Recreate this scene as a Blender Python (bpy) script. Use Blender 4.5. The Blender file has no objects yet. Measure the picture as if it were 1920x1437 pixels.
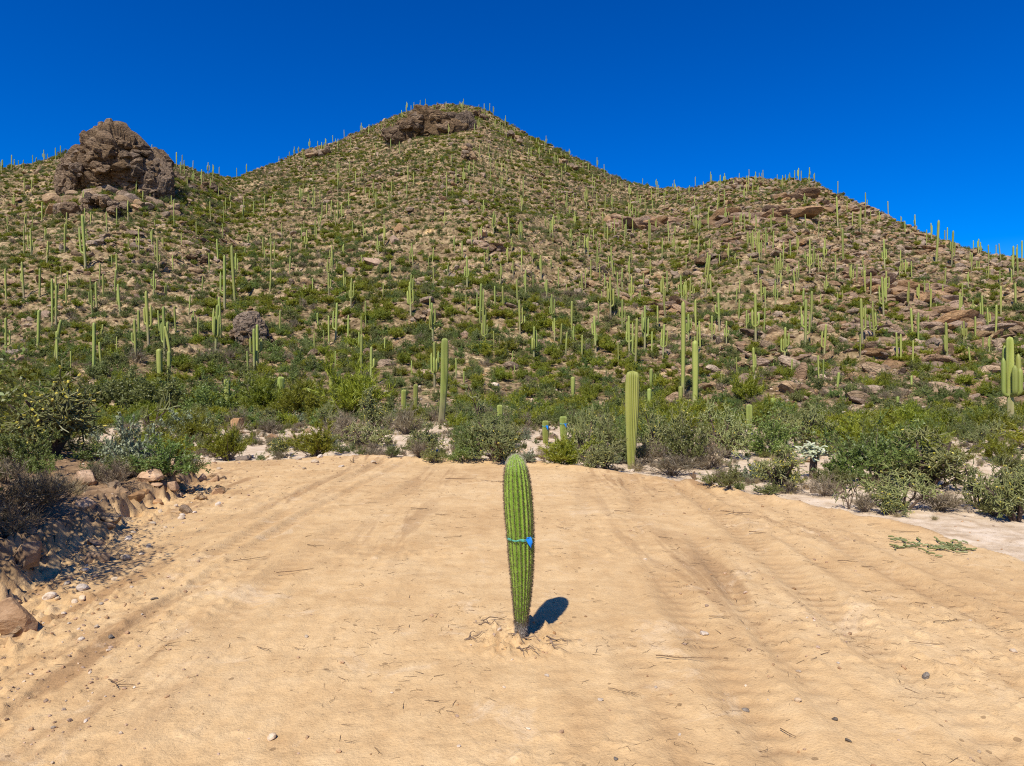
import bpy, bmesh, math
import numpy as np
from mathutils import Vector, Matrix, Euler

# ------------------------------------------------------------------ camera, world, sun, exposure
scene = bpy.context.scene
CAMZ, FPX, CX, CY = 3.1, 1297.0, 960.0, 718.5
cam_data = bpy.data.cameras.new("camera")
cam_data.sensor_width = 36.0
cam_data.lens = 36.0 * FPX / 1920.0
cam_data.clip_start = 0.1
cam_data.clip_end = 6000.0
cam = bpy.data.objects.new("camera", cam_data)
scene.collection.objects.link(cam)
cam.location = (0, 0, CAMZ)
cam.rotation_euler = (math.radians(90), 0, 0)
scene.camera = cam

SUN_EL, SUN_AZ = math.radians(52), math.radians(22)     # light travels forward and 22 degrees to the right
world = bpy.data.worlds.new("World")
scene.world = world
world.use_nodes = True
wn, wl = world.node_tree.nodes, world.node_tree.links
wn.clear()
sky = wn.new('ShaderNodeTexSky'); sky.sky_type = 'NISHITA'
sky.sun_disc = False
sky.sun_elevation = SUN_EL
sky.sun_rotation = math.radians(180) + SUN_AZ
sky.altitude = 800; sky.air_density = 1.0; sky.dust_density = 0.9; sky.ozone_density = 4.0
hsv = wn.new('ShaderNodeHueSaturation'); hsv.inputs['Saturation'].default_value = 1.62; hsv.inputs['Hue'].default_value = 0.511
bg = wn.new('ShaderNodeBackground'); bg.inputs['Strength'].default_value = 0.081
wo = wn.new('ShaderNodeOutputWorld')
wl.new(sky.outputs[0], hsv.inputs['Color']); gam = wn.new('ShaderNodeGamma'); gam.inputs['Gamma'].default_value = 1.2
wl.new(hsv.outputs[0], gam.inputs['Color']); wl.new(gam.outputs[0], bg.inputs['Color']); wl.new(bg.outputs[0], wo.inputs['Surface'])

sun_data = bpy.data.lights.new("sun", 'SUN')
sun_data.energy = 4.6
sun_data.angle = math.radians(0.53)
sun_data.color = (1.0, 0.955, 0.88)
sun = bpy.data.objects.new("sun", sun_data)
scene.collection.objects.link(sun)
sd = Vector((math.sin(SUN_AZ)*math.cos(SUN_EL), math.cos(SUN_AZ)*math.cos(SUN_EL), -math.sin(SUN_EL)))
sun.rotation_euler = sd.to_track_quat('-Z', 'Y').to_euler()
sun.location = (-30, -60, 90)

vs = scene.view_settings
vs.view_transform = 'Standard'; vs.look = 'None'; vs.gamma = 1.0; vs.use_curve_mapping = False
vs.exposure = 0.45
scene.cycles.max_bounces = 6
scene.cycles.diffuse_bounces = 3
scene.cycles.transparent_max_bounces = 6
scene.cycles.use_denoising = False
scene.cycles.pixel_filter_type = 'BLACKMAN_HARRIS'
scene.cycles.filter_width = 1.15

RNG = np.random.default_rng(11)
COL = scene.collection

# ------------------------------------------------------------------ noise
def _h(ix, iy, iz, seed):
    with np.errstate(over='ignore'):
        a = (ix.astype(np.int64)*374761393 + iy.astype(np.int64)*668265263 + iz.astype(np.int64)*2147483647 + seed*1274126177) & 0xFFFFFFFF
        a = ((a ^ (a >> 13)) * 1274126177) & 0xFFFFFFFF
        a = ((a ^ (a >> 16)) * 2246822519) & 0xFFFFFFFF
        a = a ^ (a >> 15)
    return (a & 0xFFFFFF) / float(0x1000000)

def noise2(x, y, seed=0):
    """gradient noise, about -0.7..0.7"""
    x = np.asarray(x, float); y = np.asarray(y, float)
    ix, iy = np.floor(x), np.floor(y); fx, fy = x-ix, y-iy
    z = np.zeros_like(ix)
    def g(dx, dy):
        a = _h(ix+dx, iy+dy, z, seed)*2*math.pi
        return np.cos(a)*(fx-dx) + np.sin(a)*(fy-dy)
    sx = fx*fx*fx*(fx*(fx*6-15)+10); sy = fy*fy*fy*(fy*(fy*6-15)+10)
    a = g(0, 0)*(1-sx) + g(1, 0)*sx
    b = g(0, 1)*(1-sx) + g(1, 1)*sx
    return a*(1-sy) + b*sy

def fbm2(x, y, seed=0, oct=4, gain=0.5, ridged=False):
    t = 0; a = 1.0
    for o in range(oct):
        n = noise2(x*2**o, y*2**o, seed+o*17)
        if ridged: n = 0.5-np.abs(n)*1.6
        t = t + a*n; a *= gain
    return t

def noise3(p, seed=0):
    ip = np.floor(p); f = p-ip
    s = f*f*(3-2*f)
    r = 0
    for dx in (0, 1):
        for dy in (0, 1):
            for dz in (0, 1):
                w = (s[:,0] if dx else 1-s[:,0])*(s[:,1] if dy else 1-s[:,1])*(s[:,2] if dz else 1-s[:,2])
                r = r + w*_h(ip[:,0]+dx, ip[:,1]+dy, ip[:,2]+dz, seed)
    return r*2-1

def sstep(a, b, x):
    t = np.clip((x-a)/(b-a), 0, 1)
    return t*t*(3-2*t)

# ------------------------------------------------------------------ terrain
SKY_PX = np.array([-400,-150,0,60,110,180,260,320,360,420,445,520,580,640,700,750,800,850,900,950,1000,1060,1130,1180,1230,1290,1340,1390,1450,1520,1560,1620,1700,1770,1830,1920,2100,2400])
SKY_PY = np.array([ 420, 345,314,306,292,275,285,312,326,344,347,318, 290, 272, 248, 226, 208, 203, 212, 240, 262, 292, 332, 356, 366, 362, 350, 342, 348, 352, 380, 405, 440, 462, 480, 492, 510, 560])
RDG_PX = np.array([-400,0,200,330,440,600,840,1000,1200,1400,1600,1800,1920,2400])
RDG_D  = np.array([ 270,280,290,290,330,360,380,370,330,290,250,212,195,180.])
FOOT = 56.0

def far_edge(X):
    return np.interp(X, [-14,-9,-8,-4,0.8,3.5,5.6,6.6,7.4,8.04,8.7,10], [27,28.5,29.5,28.5,27.5,24.1,21.5,19.4,17.7,16.3,14.6,6])
def bank_x(Y):
    return np.interp(Y, [-40,0,5.5,8.5,12,15.5,19.5,22,25,28,34], [-7,-5.2,-5.4,-6.5,-7.7,-8.6,-9.1,-9.9,-11.5,-14,-22])

def masks(X, Y):
    """fill = raked orange dirt of the clearing, bank = height of the left bank 0..1"""
    wob = noise2(X*0.55, Y*0.55, 5)*0.7 + noise2(X*1.7, Y*1.7, 6)*0.35
    fe = sstep(-0.45, 0.45, far_edge(X)-Y+wob*1.1) * sstep(-0.4, 0.4, 9.2-X+wob*1.2)
    d = bank_x(Y)-X + noise2(X*0.9, Y*0.9, 7)*0.55 + noise2(X*2.6, Y*2.6, 8)*0.38
    bank = sstep(0.0, 0.75, d + 0.30*noise2(X*5.5, Y*5.5, 10))*(1-sstep(21.5, 27.5, Y))
    return fe, bank, d

def ground_z(X, Y, fine=True):
    X = np.asarray(X, float); Y = np.asarray(Y, float)
    z = np.empty(X.shape)
    near = Y < 52
    for sel, f in ((near, _near_z), (~near, _far_z)):
        if sel.any(): z[sel] = f(X[sel], Y[sel], fine)
    return z

def _near_z(X, Y, fine):
    fill, bank, d = masks(X, Y)
    z = -0.16*(1-fill)*sstep(-6, 8, Y)
    # spoil rim along the edge of the fill
    z = z + 0.10*np.exp(-((far_edge(X)-Y-0.5)/0.7)**2)*sstep(-9, -6, X)*(X < 8.6)
    z = z + bank*(0.52 + 0.2*noise2(X*0.5, Y*0.5, 9)) + 0.5*sstep(0.8, 7, d)*(1-sstep(22, 30, Y))
    # open desert rolls a little, then climbs
    z = z + 0.012*np.maximum(Y-30, 0)*(Y < 400) + sstep(24, 40, Y)*0.35*fbm2(X*0.11, Y*0.11, 21, 3)
    if fine:
        z = z + fine_z(X, Y, fill, bank, d)
    return z

def _far_z(X, Y, fine):
    z = -0.16 + 0.012*np.maximum(Y-30, 0)*(Y < 400) + 0.35*fbm2(X*0.11, Y*0.11, 21, 3)
    if fine: z = z + 0.05*fbm2(X*1.1, Y*1.1, 54, 4)*(Y < 120)
    # hill
    px = CX + FPX*X/np.maximum(Y, 40.0)
    sk = np.interp(px, SKY_PX, SKY_PY); D = np.interp(px, RDG_PX, RDG_D)
    Zr = (CY-sk)/FPX*D + CAMZ
    t = (Y-FOOT - 10*(noise2(X*0.02, 3.3+Y*0.0, 31)+0.4))/(D-FOOT)
    tc = np.clip(t, 0, 1)
    prof = tc**1.33
    back = np.clip(1-0.9*(t-1)-0.6*(t-1)**2, 0.02, 1)
    h = np.where(t <= 1, prof, back)*Zr*(Y > 30)
    side = 1-sstep(420, 900, np.abs(X))
    amp = sstep(0.02, 0.25, tc)*(1-0.55*sstep(0.8, 1.0, tc))
    rough = 5.5*fbm2(X*0.018, Y*0.018, 33, 3) + 1.6*fbm2(X*0.09, Y*0.07, 34, 3)
    # broken ledges: a tread-and-riser warp
    led = 3.2+0.0*X
    ph = (h+rough)/led + 0.9*noise2(X*0.03, Y*0.03, 36)
    fr = ph-np.floor(ph)
    step = (sstep(0.55, 0.95, fr)-fr)*led*(0.35+0.35*sstep(-0.2, 0.3, noise2(X*0.02+9, Y*0.02, 37)))
    z = z + (h + amp*(rough*0.8 + step))*side
    if fine:   # hill grain
        z = z + sstep(0.02, 0.15, tc)*(0.5*fbm2(X*0.35, Y*0.35, 55, 4, 0.6))
    return z

def ruts(X, Y):
    """wheel tracks: height and how much the soil is churned"""
    cx = X + 0.5*np.sin(Y*0.13+0.7) - 0.022*(np.maximum(Y-9, 0))*np.sign(X)*0.9
    rut = 0; churn = 0
    for x0, wd, dp, ph in ((-5.05,.17,.05,0),(-4.35,.13,.035,1),(-3.1,.2,.035,2),(-6.0,.12,.03,2.5),(3.0,.22,.05,3),(3.75,.16,.05,4),(4.7,.25,.06,5),(5.5,.14,.04,6),(6.6,.2,.05,7),(1.9,.18,.02,8),(7.5,.2,.04,9)):
        q = (cx-x0-0.22*np.sin(Y*0.21+ph))/wd
        on = sstep(-0.15, 0.25, noise2(Y*0.22+ph*3, ph*5.1+X*0.05, 46)+0.1)
        lug = 0.5+0.5*np.sin(Y*22+ph+3*np.abs(q))
        rut = rut + on*dp*(-np.exp(-q*q)*(0.8+0.35*lug) + 0.55*np.exp(-(np.abs(q)-1.7)**2*2.2))
        churn = churn + on*np.exp(-q*q*0.8)*(0.30+0.9*lug**3)*(0.6+dp*10)
    return rut, churn

def fine_z(X, Y, fill, bank, d):
    z = 0.03*fbm2(X*0.8, Y*0.8, 41, 4)*fill*(1-bank)
    # drag and tyre marks run away from the viewer
    cx = X + 0.5*np.sin(Y*0.13+0.7) - 0.022*(np.maximum(Y-9, 0))*np.sign(X)*0.9
    w = 0.35+0.65*sstep(-0.25, 0.3, noise2(X*0.35+4, Y*0.16, 44))
    mid = 0.30+0.70*sstep(1.2, 3.0, np.abs(X-0.3))
    g = fbm2(cx*2.3, Y*0.16, 42, 3, 0.6)
    z = z + fill*(1-bank)*w*mid*(0.032*g - 0.018*np.maximum(0, noise2(cx*1.15+7, Y*0.10, 45))*2)
    rut = ruts(X, Y)[0]
    z = z + fill*(1-bank)*rut*1.05
    # clods and crumbs
    cl = np.maximum(0, fbm2(X*5.5, Y*5.5, 47, 3)-0.12)
    rough_at = 0.25+sstep(0.0, 0.4, noise2(X*0.3, Y*0.3, 48)+0.2*(np.abs(X) > 4.5)) + 1.6*np.exp(-((d+0.3)/0.7)**2)
    z = z + 0.08*cl*rough_at*fill*(1-bank)
    z = z + 0.012*fbm2(X*9, Y*9, 49, 2)*(Y < 30)
    # bank face is eroded
    face = np.exp(-((d-0.35)/0.45)**2)*(Y < 25)
    z = z + face*(0.16*fbm2(X*3.2, Y*3.2, 50, 4, 0.75) + 0.10*np.maximum(0, fbm2(X*7, Y*7, 57, 3, 0.6))) + bank*(0.10*fbm2(X*1.3, Y*1.3, 51, 4) + 0.09*np.maximum(0, fbm2(X*5, Y*5, 58, 3, 0.6)))
    # small mound and root hole where the lone cactus stands
    r = np.hypot(X-0.12, (Y-8.60))
    z = z + np.exp(-(r/0.50)**2)*(0.05+0.17*np.maximum(0, fbm2(X*6.5, Y*6.5, 52, 4, 0.65)))
    r2 = np.hypot((X-0.05)/1.3, (Y-8.15)/0.8)
    z = z + np.exp(-(r2/0.42)**2)*0.20*np.maximum(0, fbm2(X*7.5, Y*7.5, 53, 4, 0.65))
    # desert floor beyond
    z = z + (1-fill)*(1-bank)*0.05*fbm2(X*1.1, Y*1.1, 54, 4)*(Y > 5)*(Y < 120)
    return z

_YS = np.concatenate([np.geomspace(2.2, 60, 160), np.linspace(61.5, 430, 200)])
def ray(px, py):
    """pixel -> point where its sight line meets the ground"""
    dx, dz = (px-CX)/FPX, (CY-py)/FPX
    ys = _YS
    for it in range(3):
        gap = CAMZ+ys*dz-ground_z(dx*ys, ys, fine=False)
        k = int(np.argmax(gap <= 0))
        if gap[k] > 0:      # grazes the ridge: take the nearest approach
            k = int(np.argmin(np.where(ys > 90, gap, 1e9))); break
        if k == 0: break
        ys = np.linspace(ys[k-1], ys[k], 12)
    Y = ys[k]; X = dx*Y
    return np.array([X, Y, gz(X, Y)])
def topix(p):
    return CX+FPX*p[0]/p[1], CY-FPX*(p[2]-CAMZ)/p[1]
def gz(x, y):
    return float(ground_z(np.array([x]), np.array([y]))[0])

# ------------------------------------------------------------------ mesh and object helpers
def mesh(name, V, faces, mat=None, smooth=False, attrs=None):
    """faces: list of int arrays (n,3) or (n,4)"""
    V = np.asarray(V, np.float32)
    me = bpy.data.meshes.new(name)
    faces = [np.asarray(f, np.int32) for f in faces if len(f)]
    loops = np.concatenate([f.ravel() for f in faces])
    counts = np.concatenate([np.full(len(f), f.shape[1], np.int32) for f in faces])
    starts = np.concatenate([[0], np.cumsum(counts)[:-1]]).astype(np.int32)
    me.vertices.add(len(V)); me.vertices.foreach_set('co', V.ravel())
    me.loops.add(len(loops)); me.loops.foreach_set('vertex_index', loops)
    me.polygons.add(len(counts)); me.polygons.foreach_set('loop_start', starts)
    me.polygons.foreach_set('use_smooth', np.full(len(counts), bool(smooth)))
    for k, a in (attrs or {}).items():
        a = np.asarray(a, np.float32)
        if a.ndim == 1:
            me.attributes.new(k, 'FLOAT', 'POINT').data.foreach_set('value', a)
        else:
            me.attributes.new(k, 'FLOAT_VECTOR', 'POINT').data.foreach_set('vector', a.ravel())
    me.update(calc_edges=True)
    if mat: me.materials.append(mat)
    return me

def obj(name, me, parent=None, loc=None, rot=None, scale=None):
    o = bpy.data.objects.new(name, me)
    COL.objects.link(o)
    if parent is not None: o.parent = parent
    if loc is not None: o.location = loc
    if rot is not None: o.rotation_euler = rot
    if scale is not None: o.scale = scale if hasattr(scale, '__len__') else (scale,)*3
    return o
def empty(name, loc, rot=None, scale=None):
    o = obj(name, None, None, loc, rot, scale)
    o.empty_display_size = 0.1
    return o

REG = []        # (object, look, where, pixel x)
def tag(o, label, cat, group=None):
    o['label'] = label; o['category'] = cat
    if group: o['group'] = group
def reg(o, look, where, cat, group, p):
    o['category'] = cat; o['group'] = group
    REG.append((o, look, where, topix(p)[0]))
_ones = "zeroth first second third fourth fifth sixth seventh eighth ninth tenth eleventh twelfth thirteenth fourteenth fifteenth sixteenth seventeenth eighteenth nineteenth".split()
_tens = {2: ("twenty", "twentieth"), 3: ("thirty", "thirtieth"), 4: ("forty", "fortieth"), 5: ("fifty", "fiftieth"), 6: ("sixty", "sixtieth"), 7: ("seventy", "seventieth"), 8: ("eighty", "eightieth"), 9: ("ninety", "ninetieth")}
def ordinal(n):
    if n < 20: return _ones[n]
    a, b = divmod(n, 10)
    return _tens[a][1] if b == 0 else _tens[a][0]+'-'+_ones[b]
def finish_labels():
    groups = {}
    for r in REG: groups.setdefault((r[1], r[2]), []).append(r)
    for (look, where), rs in groups.items():
        rs.sort(key=lambda r: r[3])
        for i, r in enumerate(rs):
            s = f"{look} {where}"
            if len(rs) == 2: s += ", left one of two" if i == 0 else ", right one of two"
            elif len(rs) > 2: s += ", " + ("leftmost" if i == 0 else "rightmost" if i == len(rs)-1 else ordinal(i+1)+" from left")
            r[0]['label'] = s

class MB:
    """collects tubes, quads and solids into one mesh"""
    def __init__(s): s.V = []; s.F3 = []; s.F4 = []; s.T = []; s.n = 0
    def add(s, V, F3=None, F4=None, tint=None):
        V = np.asarray(V, float)
        s.V.append(V)
        if F3 is not None and len(F3): s.F3.append(np.asarray(F3)+s.n)
        if F4 is not None and len(F4): s.F4.append(np.asarray(F4)+s.n)
        s.T.append(np.full(len(V), 0.5) if tint is None else np.broadcast_to(tint, (len(V),)).astype(float))
        s.n += len(V)
    def tube(s, pts, rad, k=5, cap=True, tint=None):
        pts = np.asarray(pts, float); n = len(pts)
        rad = np.broadcast_to(rad, (n,))
        tg = np.gradient(pts, axis=0); tg /= np.linalg.norm(tg, axis=1)[:, None]+1e-9
        ref = np.array([0.3, 0.9, 0.2]) if abs(tg[0][2]) > 0.8 else np.array([0, 0, 1.0])
        a = np.cross(tg, ref); a /= np.linalg.norm(a, axis=1)[:, None]+1e-9
        b = np.cross(tg, a)
        th = np.arange(k)/k*2*math.pi
        V = (pts[:, None]+rad[:, None, None]*(np.cos(th)[None, :, None]*a[:, None]+np.sin(th)[None, :, None]*b[:, None])).reshape(-1, 3)
        i = np.arange(n-1)[:, None]*k; j = np.arange(k)[None]; j2 = (j+1) % k
        F4 = np.stack([i+j, i+j2, i+k+j2, i+k+j], -1).reshape(-1, 4)
        F3 = None
        if cap:
            V = np.vstack([V, pts[0], pts[-1]+tg[-1]*rad[-1]*0.6])
            c0, c1 = n*k, n*k+1
            jj = np.arange(k); j2 = (jj+1) % k
            F3 = np.vstack([np.stack([np.full(k, c0), j2, jj], -1), np.stack([np.full(k, c1), (n-1)*k+jj, (n-1)*k+j2], -1)])
        s.add(V, F3, F4, tint)
    def quads(s, C, A, B, tint=None):
        """one quad per row: centre C, half-length A, half-width B"""
        n = len(C)
        V = np.stack([C-A-B*0.6, C-A*0.1+B*-1.0, C+A, C-A*0.1+B], 1).reshape(-1, 3)
        s.add(V, None, np.arange(4*n).reshape(n, 4), None if tint is None else np.repeat(tint, 4))
    def norm(s):
        """scale to unit height and unit half-width"""
        V = np.vstack(s.V); return np.array([1/np.percentile(np.hypot(V[:, 0], V[:, 1]), 97)]*2+[1/np.percentile(V[:, 2], 99.3)])
    def build(s, name, mat, smooth=False, scale=None):
        if scale is not None: s.V = [v*scale for v in s.V]
        F = []
        if s.F3: F.append(np.vstack(s.F3))
        if s.F4: F.append(np.vstack(s.F4))
        return mesh(name, np.vstack(s.V), F, mat, smooth, {'tint': np.concatenate(s.T)})

# ------------------------------------------------------------------ materials
def newmat(name):
    m = bpy.data.materials.new(name); m.use_nodes = True
    nt = m.node_tree; nt.nodes.clear()
    return m, nt.nodes, nt.links
def N(nodes, t, **kw):
    n = nodes.new(t)
    for k, v in kw.items(): setattr(n, k, v)
    return n
def ramp(nodes, pts, interp='LINEAR'):
    r = nodes.new('ShaderNodeValToRGB'); r.color_ramp.interpolation = interp
    el = r.color_ramp.elements
    while len(el) < len(pts): el.new(0.5)
    for e, (p, c) in zip(el, pts): e.position = p; e.color = (*c, 1)
    return r
def mixc(nodes, links, fac, a, b, mode='MIX'):
    m = nodes.new('ShaderNodeMix'); m.data_type = 'RGBA'; m.blend_type = mode
    for sock, v in ((m.inputs[0], fac), (m.inputs[6], a), (m.inputs[7], b)):
        if hasattr(v, 'is_output'): links.new(v, sock)
        elif isinstance(v, tuple): sock.default_value = (*v, 1)
        else: sock.default_value = v
    return m.outputs[2]
def fmath(nodes, links, op, a, b=None, c=None, clamp=False):
    m = nodes.new('ShaderNodeMath'); m.operation = op; m.use_clamp = clamp
    for i, v in enumerate((a, b, c)):
        if v is None: continue
        if hasattr(v, 'is_output'): links.new(v, m.inputs[i])
        else: m.inputs[i].default_value = v
    return m.outputs[0]
def noise_tex(nodes, links, vec, scale, detail=4, rough=0.55, dist=0.0):
    n = nodes.new('ShaderNodeTexNoise'); n.inputs['Scale'].default_value = scale
    n.inputs['Detail'].default_value = detail; n.inputs['Roughness'].default_value = rough; n.inputs['Distortion'].default_value = dist
    if vec is not None: links.new(vec, n.inputs['Vector'])
    return n.outputs['Fac']

def foliage_mat(name, lo, hi, hue=0.02, val=0.35, transl=0.28):
    m, n, l = newmat(name)
    at = N(n, 'ShaderNodeAttribute', attribute_name='tint')
    oi = N(n, 'ShaderNodeObjectInfo')
    c = mixc(n, l, at.outputs['Fac'], lo, hi)
    h = N(n, 'ShaderNodeHueSaturation')
    l.new(fmath(n, l, 'MULTIPLY_ADD', oi.outputs['Random'], hue*2, 0.5-hue), h.inputs['Hue'])
    r2 = fmath(n, l, 'FRACT', fmath(n, l, 'MULTIPLY', oi.outputs['Random'], 7.31))
    l.new(fmath(n, l, 'MULTIPLY_ADD', r2, val*2, 1-val), h.inputs['Value'])
    l.new(c, h.inputs['Color'])
    d = N(n, 'ShaderNodeBsdfDiffuse'); t = N(n, 'ShaderNodeBsdfTranslucent'); mx = N(n, 'ShaderNodeMixShader'); mx.inputs[0].default_value = transl
    g = N(n, 'ShaderNodeBsdfGlossy'); g.inputs['Roughness'].default_value = 0.5; mg = N(n, 'ShaderNodeMixShader'); mg.inputs[0].default_value = 0.03
    l.new(h.outputs[0], d.inputs[0]); l.new(h.outputs[0], t.inputs[0])
    l.new(d.outputs[0], mx.inputs[1]); l.new(t.outputs[0], mx.inputs[2])
    l.new(mx.outputs[0], mg.inputs[1]); l.new(g.outputs[0], mg.inputs[2])
    o = N(n, 'ShaderNodeOutputMaterial'); l.new(mg.outputs[0], o.inputs[0])
    return m

def plain_mat(name, lo, hi, scale=12, rough=0.85, bump=0.0, val=0.2):
    m, n, l = newmat(name)
    tc = N(n, 'ShaderNodeTexCoord'); oi = N(n, 'ShaderNodeObjectInfo')
    f = noise_tex(n, l, tc.outputs['Object'], scale, 5, 0.65)
    r = ramp(n, [(0.3, lo), (0.7, hi)]); l.new(f, r.inputs[0])
    h = N(n, 'ShaderNodeHueSaturation'); l.new(fmath(n, l, 'MULTIPLY_ADD', oi.outputs['Random'], val*2, 1-val), h.inputs['Value']); l.new(r.outputs[0], h.inputs['Color'])
    p = N(n, 'ShaderNodeBsdfPrincipled'); p.inputs['Roughness'].default_value = rough
    p.inputs['Specular IOR Level'].default_value = 0.25
    l.new(h.outputs[0], p.inputs['Base Color'])
    if bump:
        b = N(n, 'ShaderNodeBump'); b.inputs['Strength'].default_value = bump; b.inputs['Distance'].default_value = 0.02
        l.new(f, b.inputs['Height']); l.new(b.outputs[0], p.inputs['Normal'])
    o = N(n, 'ShaderNodeOutputMaterial'); l.new(p.outputs[0], o.inputs[0])
    return m

def rock_mat(name, cols, scale, bump=0.6, dist=0.2, joints=6):
    """weathered stone: varnish, paler breaks, joints"""
    m, n, l = newmat(name)
    tc = N(n, 'ShaderNodeTexCoord'); oi = N(n, 'ShaderNodeObjectInfo'); geo = N(n, 'ShaderNodeNewGeometry')
    mp = N(n, 'ShaderNodeMapping'); mp.inputs['Rotation'].default_value = (0.35, 0.2, 0)
    mp.inputs['Scale'].default_value = (1, 1, 2.2)
    l.new(geo.outputs['Position'], mp.inputs['Vector'])
    f1 = noise_tex(n, l, mp.outputs[0], scale, 6, 0.65, 0.4)
    f2 = noise_tex(n, l, mp.outputs[0], scale*5, 5, 0.7)
    r = ramp(n, [(0.28, cols[0]), (0.46, cols[1]), (0.6, cols[2]), (0.74, cols[3])])
    l.new(fmath(n, l, 'ADD', fmath(n, l, 'MULTIPLY', f1, 0.75), fmath(n, l, 'MULTIPLY', f2, 0.25)), r.inputs[0])
    h = N(n, 'ShaderNodeHueSaturation')
    l.new(fmath(n, l, 'MULTIPLY_ADD', oi.outputs['Random'], 0.6, 0.7), h.inputs['Value'])
    rr = fmath(n, l, 'FRACT', fmath(n, l, 'MULTIPLY', oi.outputs['Random'], 13.7))
    l.new(fmath(n, l, 'MULTIPLY_ADD', rr, 0.35, 0.82), h.inputs['Saturation'])
    l.new(r.outputs[0], h.inputs['Color'])
    p = N(n, 'ShaderNodeBsdfPrincipled'); p.inputs['Roughness'].default_value = 0.9; p.inputs['Specular IOR Level'].default_value = 0.2
    l.new(h.outputs[0], p.inputs['Base Color'])
    v = N(n, 'ShaderNodeTexVoronoi', feature='DISTANCE_TO_EDGE'); v.inputs['Scale'].default_value = scale*2.2
    l.new(mp.outputs[0], v.inputs['Vector'])
    vv = fmath(n, l, 'MULTIPLY', fmath(n, l, 'MINIMUM', v.outputs['Distance'], 0.08), joints)
    b = N(n, 'ShaderNodeBump'); b.inputs['Strength'].default_value = bump; b.inputs['Distance'].default_value = dist
    l.new(fmath(n, l, 'ADD', f2, vv), b.inputs['Height']); l.new(b.outputs[0], p.inputs['Normal'])
    o = N(n, 'ShaderNodeOutputMaterial'); l.new(p.outputs[0], o.inputs[0])
    return m
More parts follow.
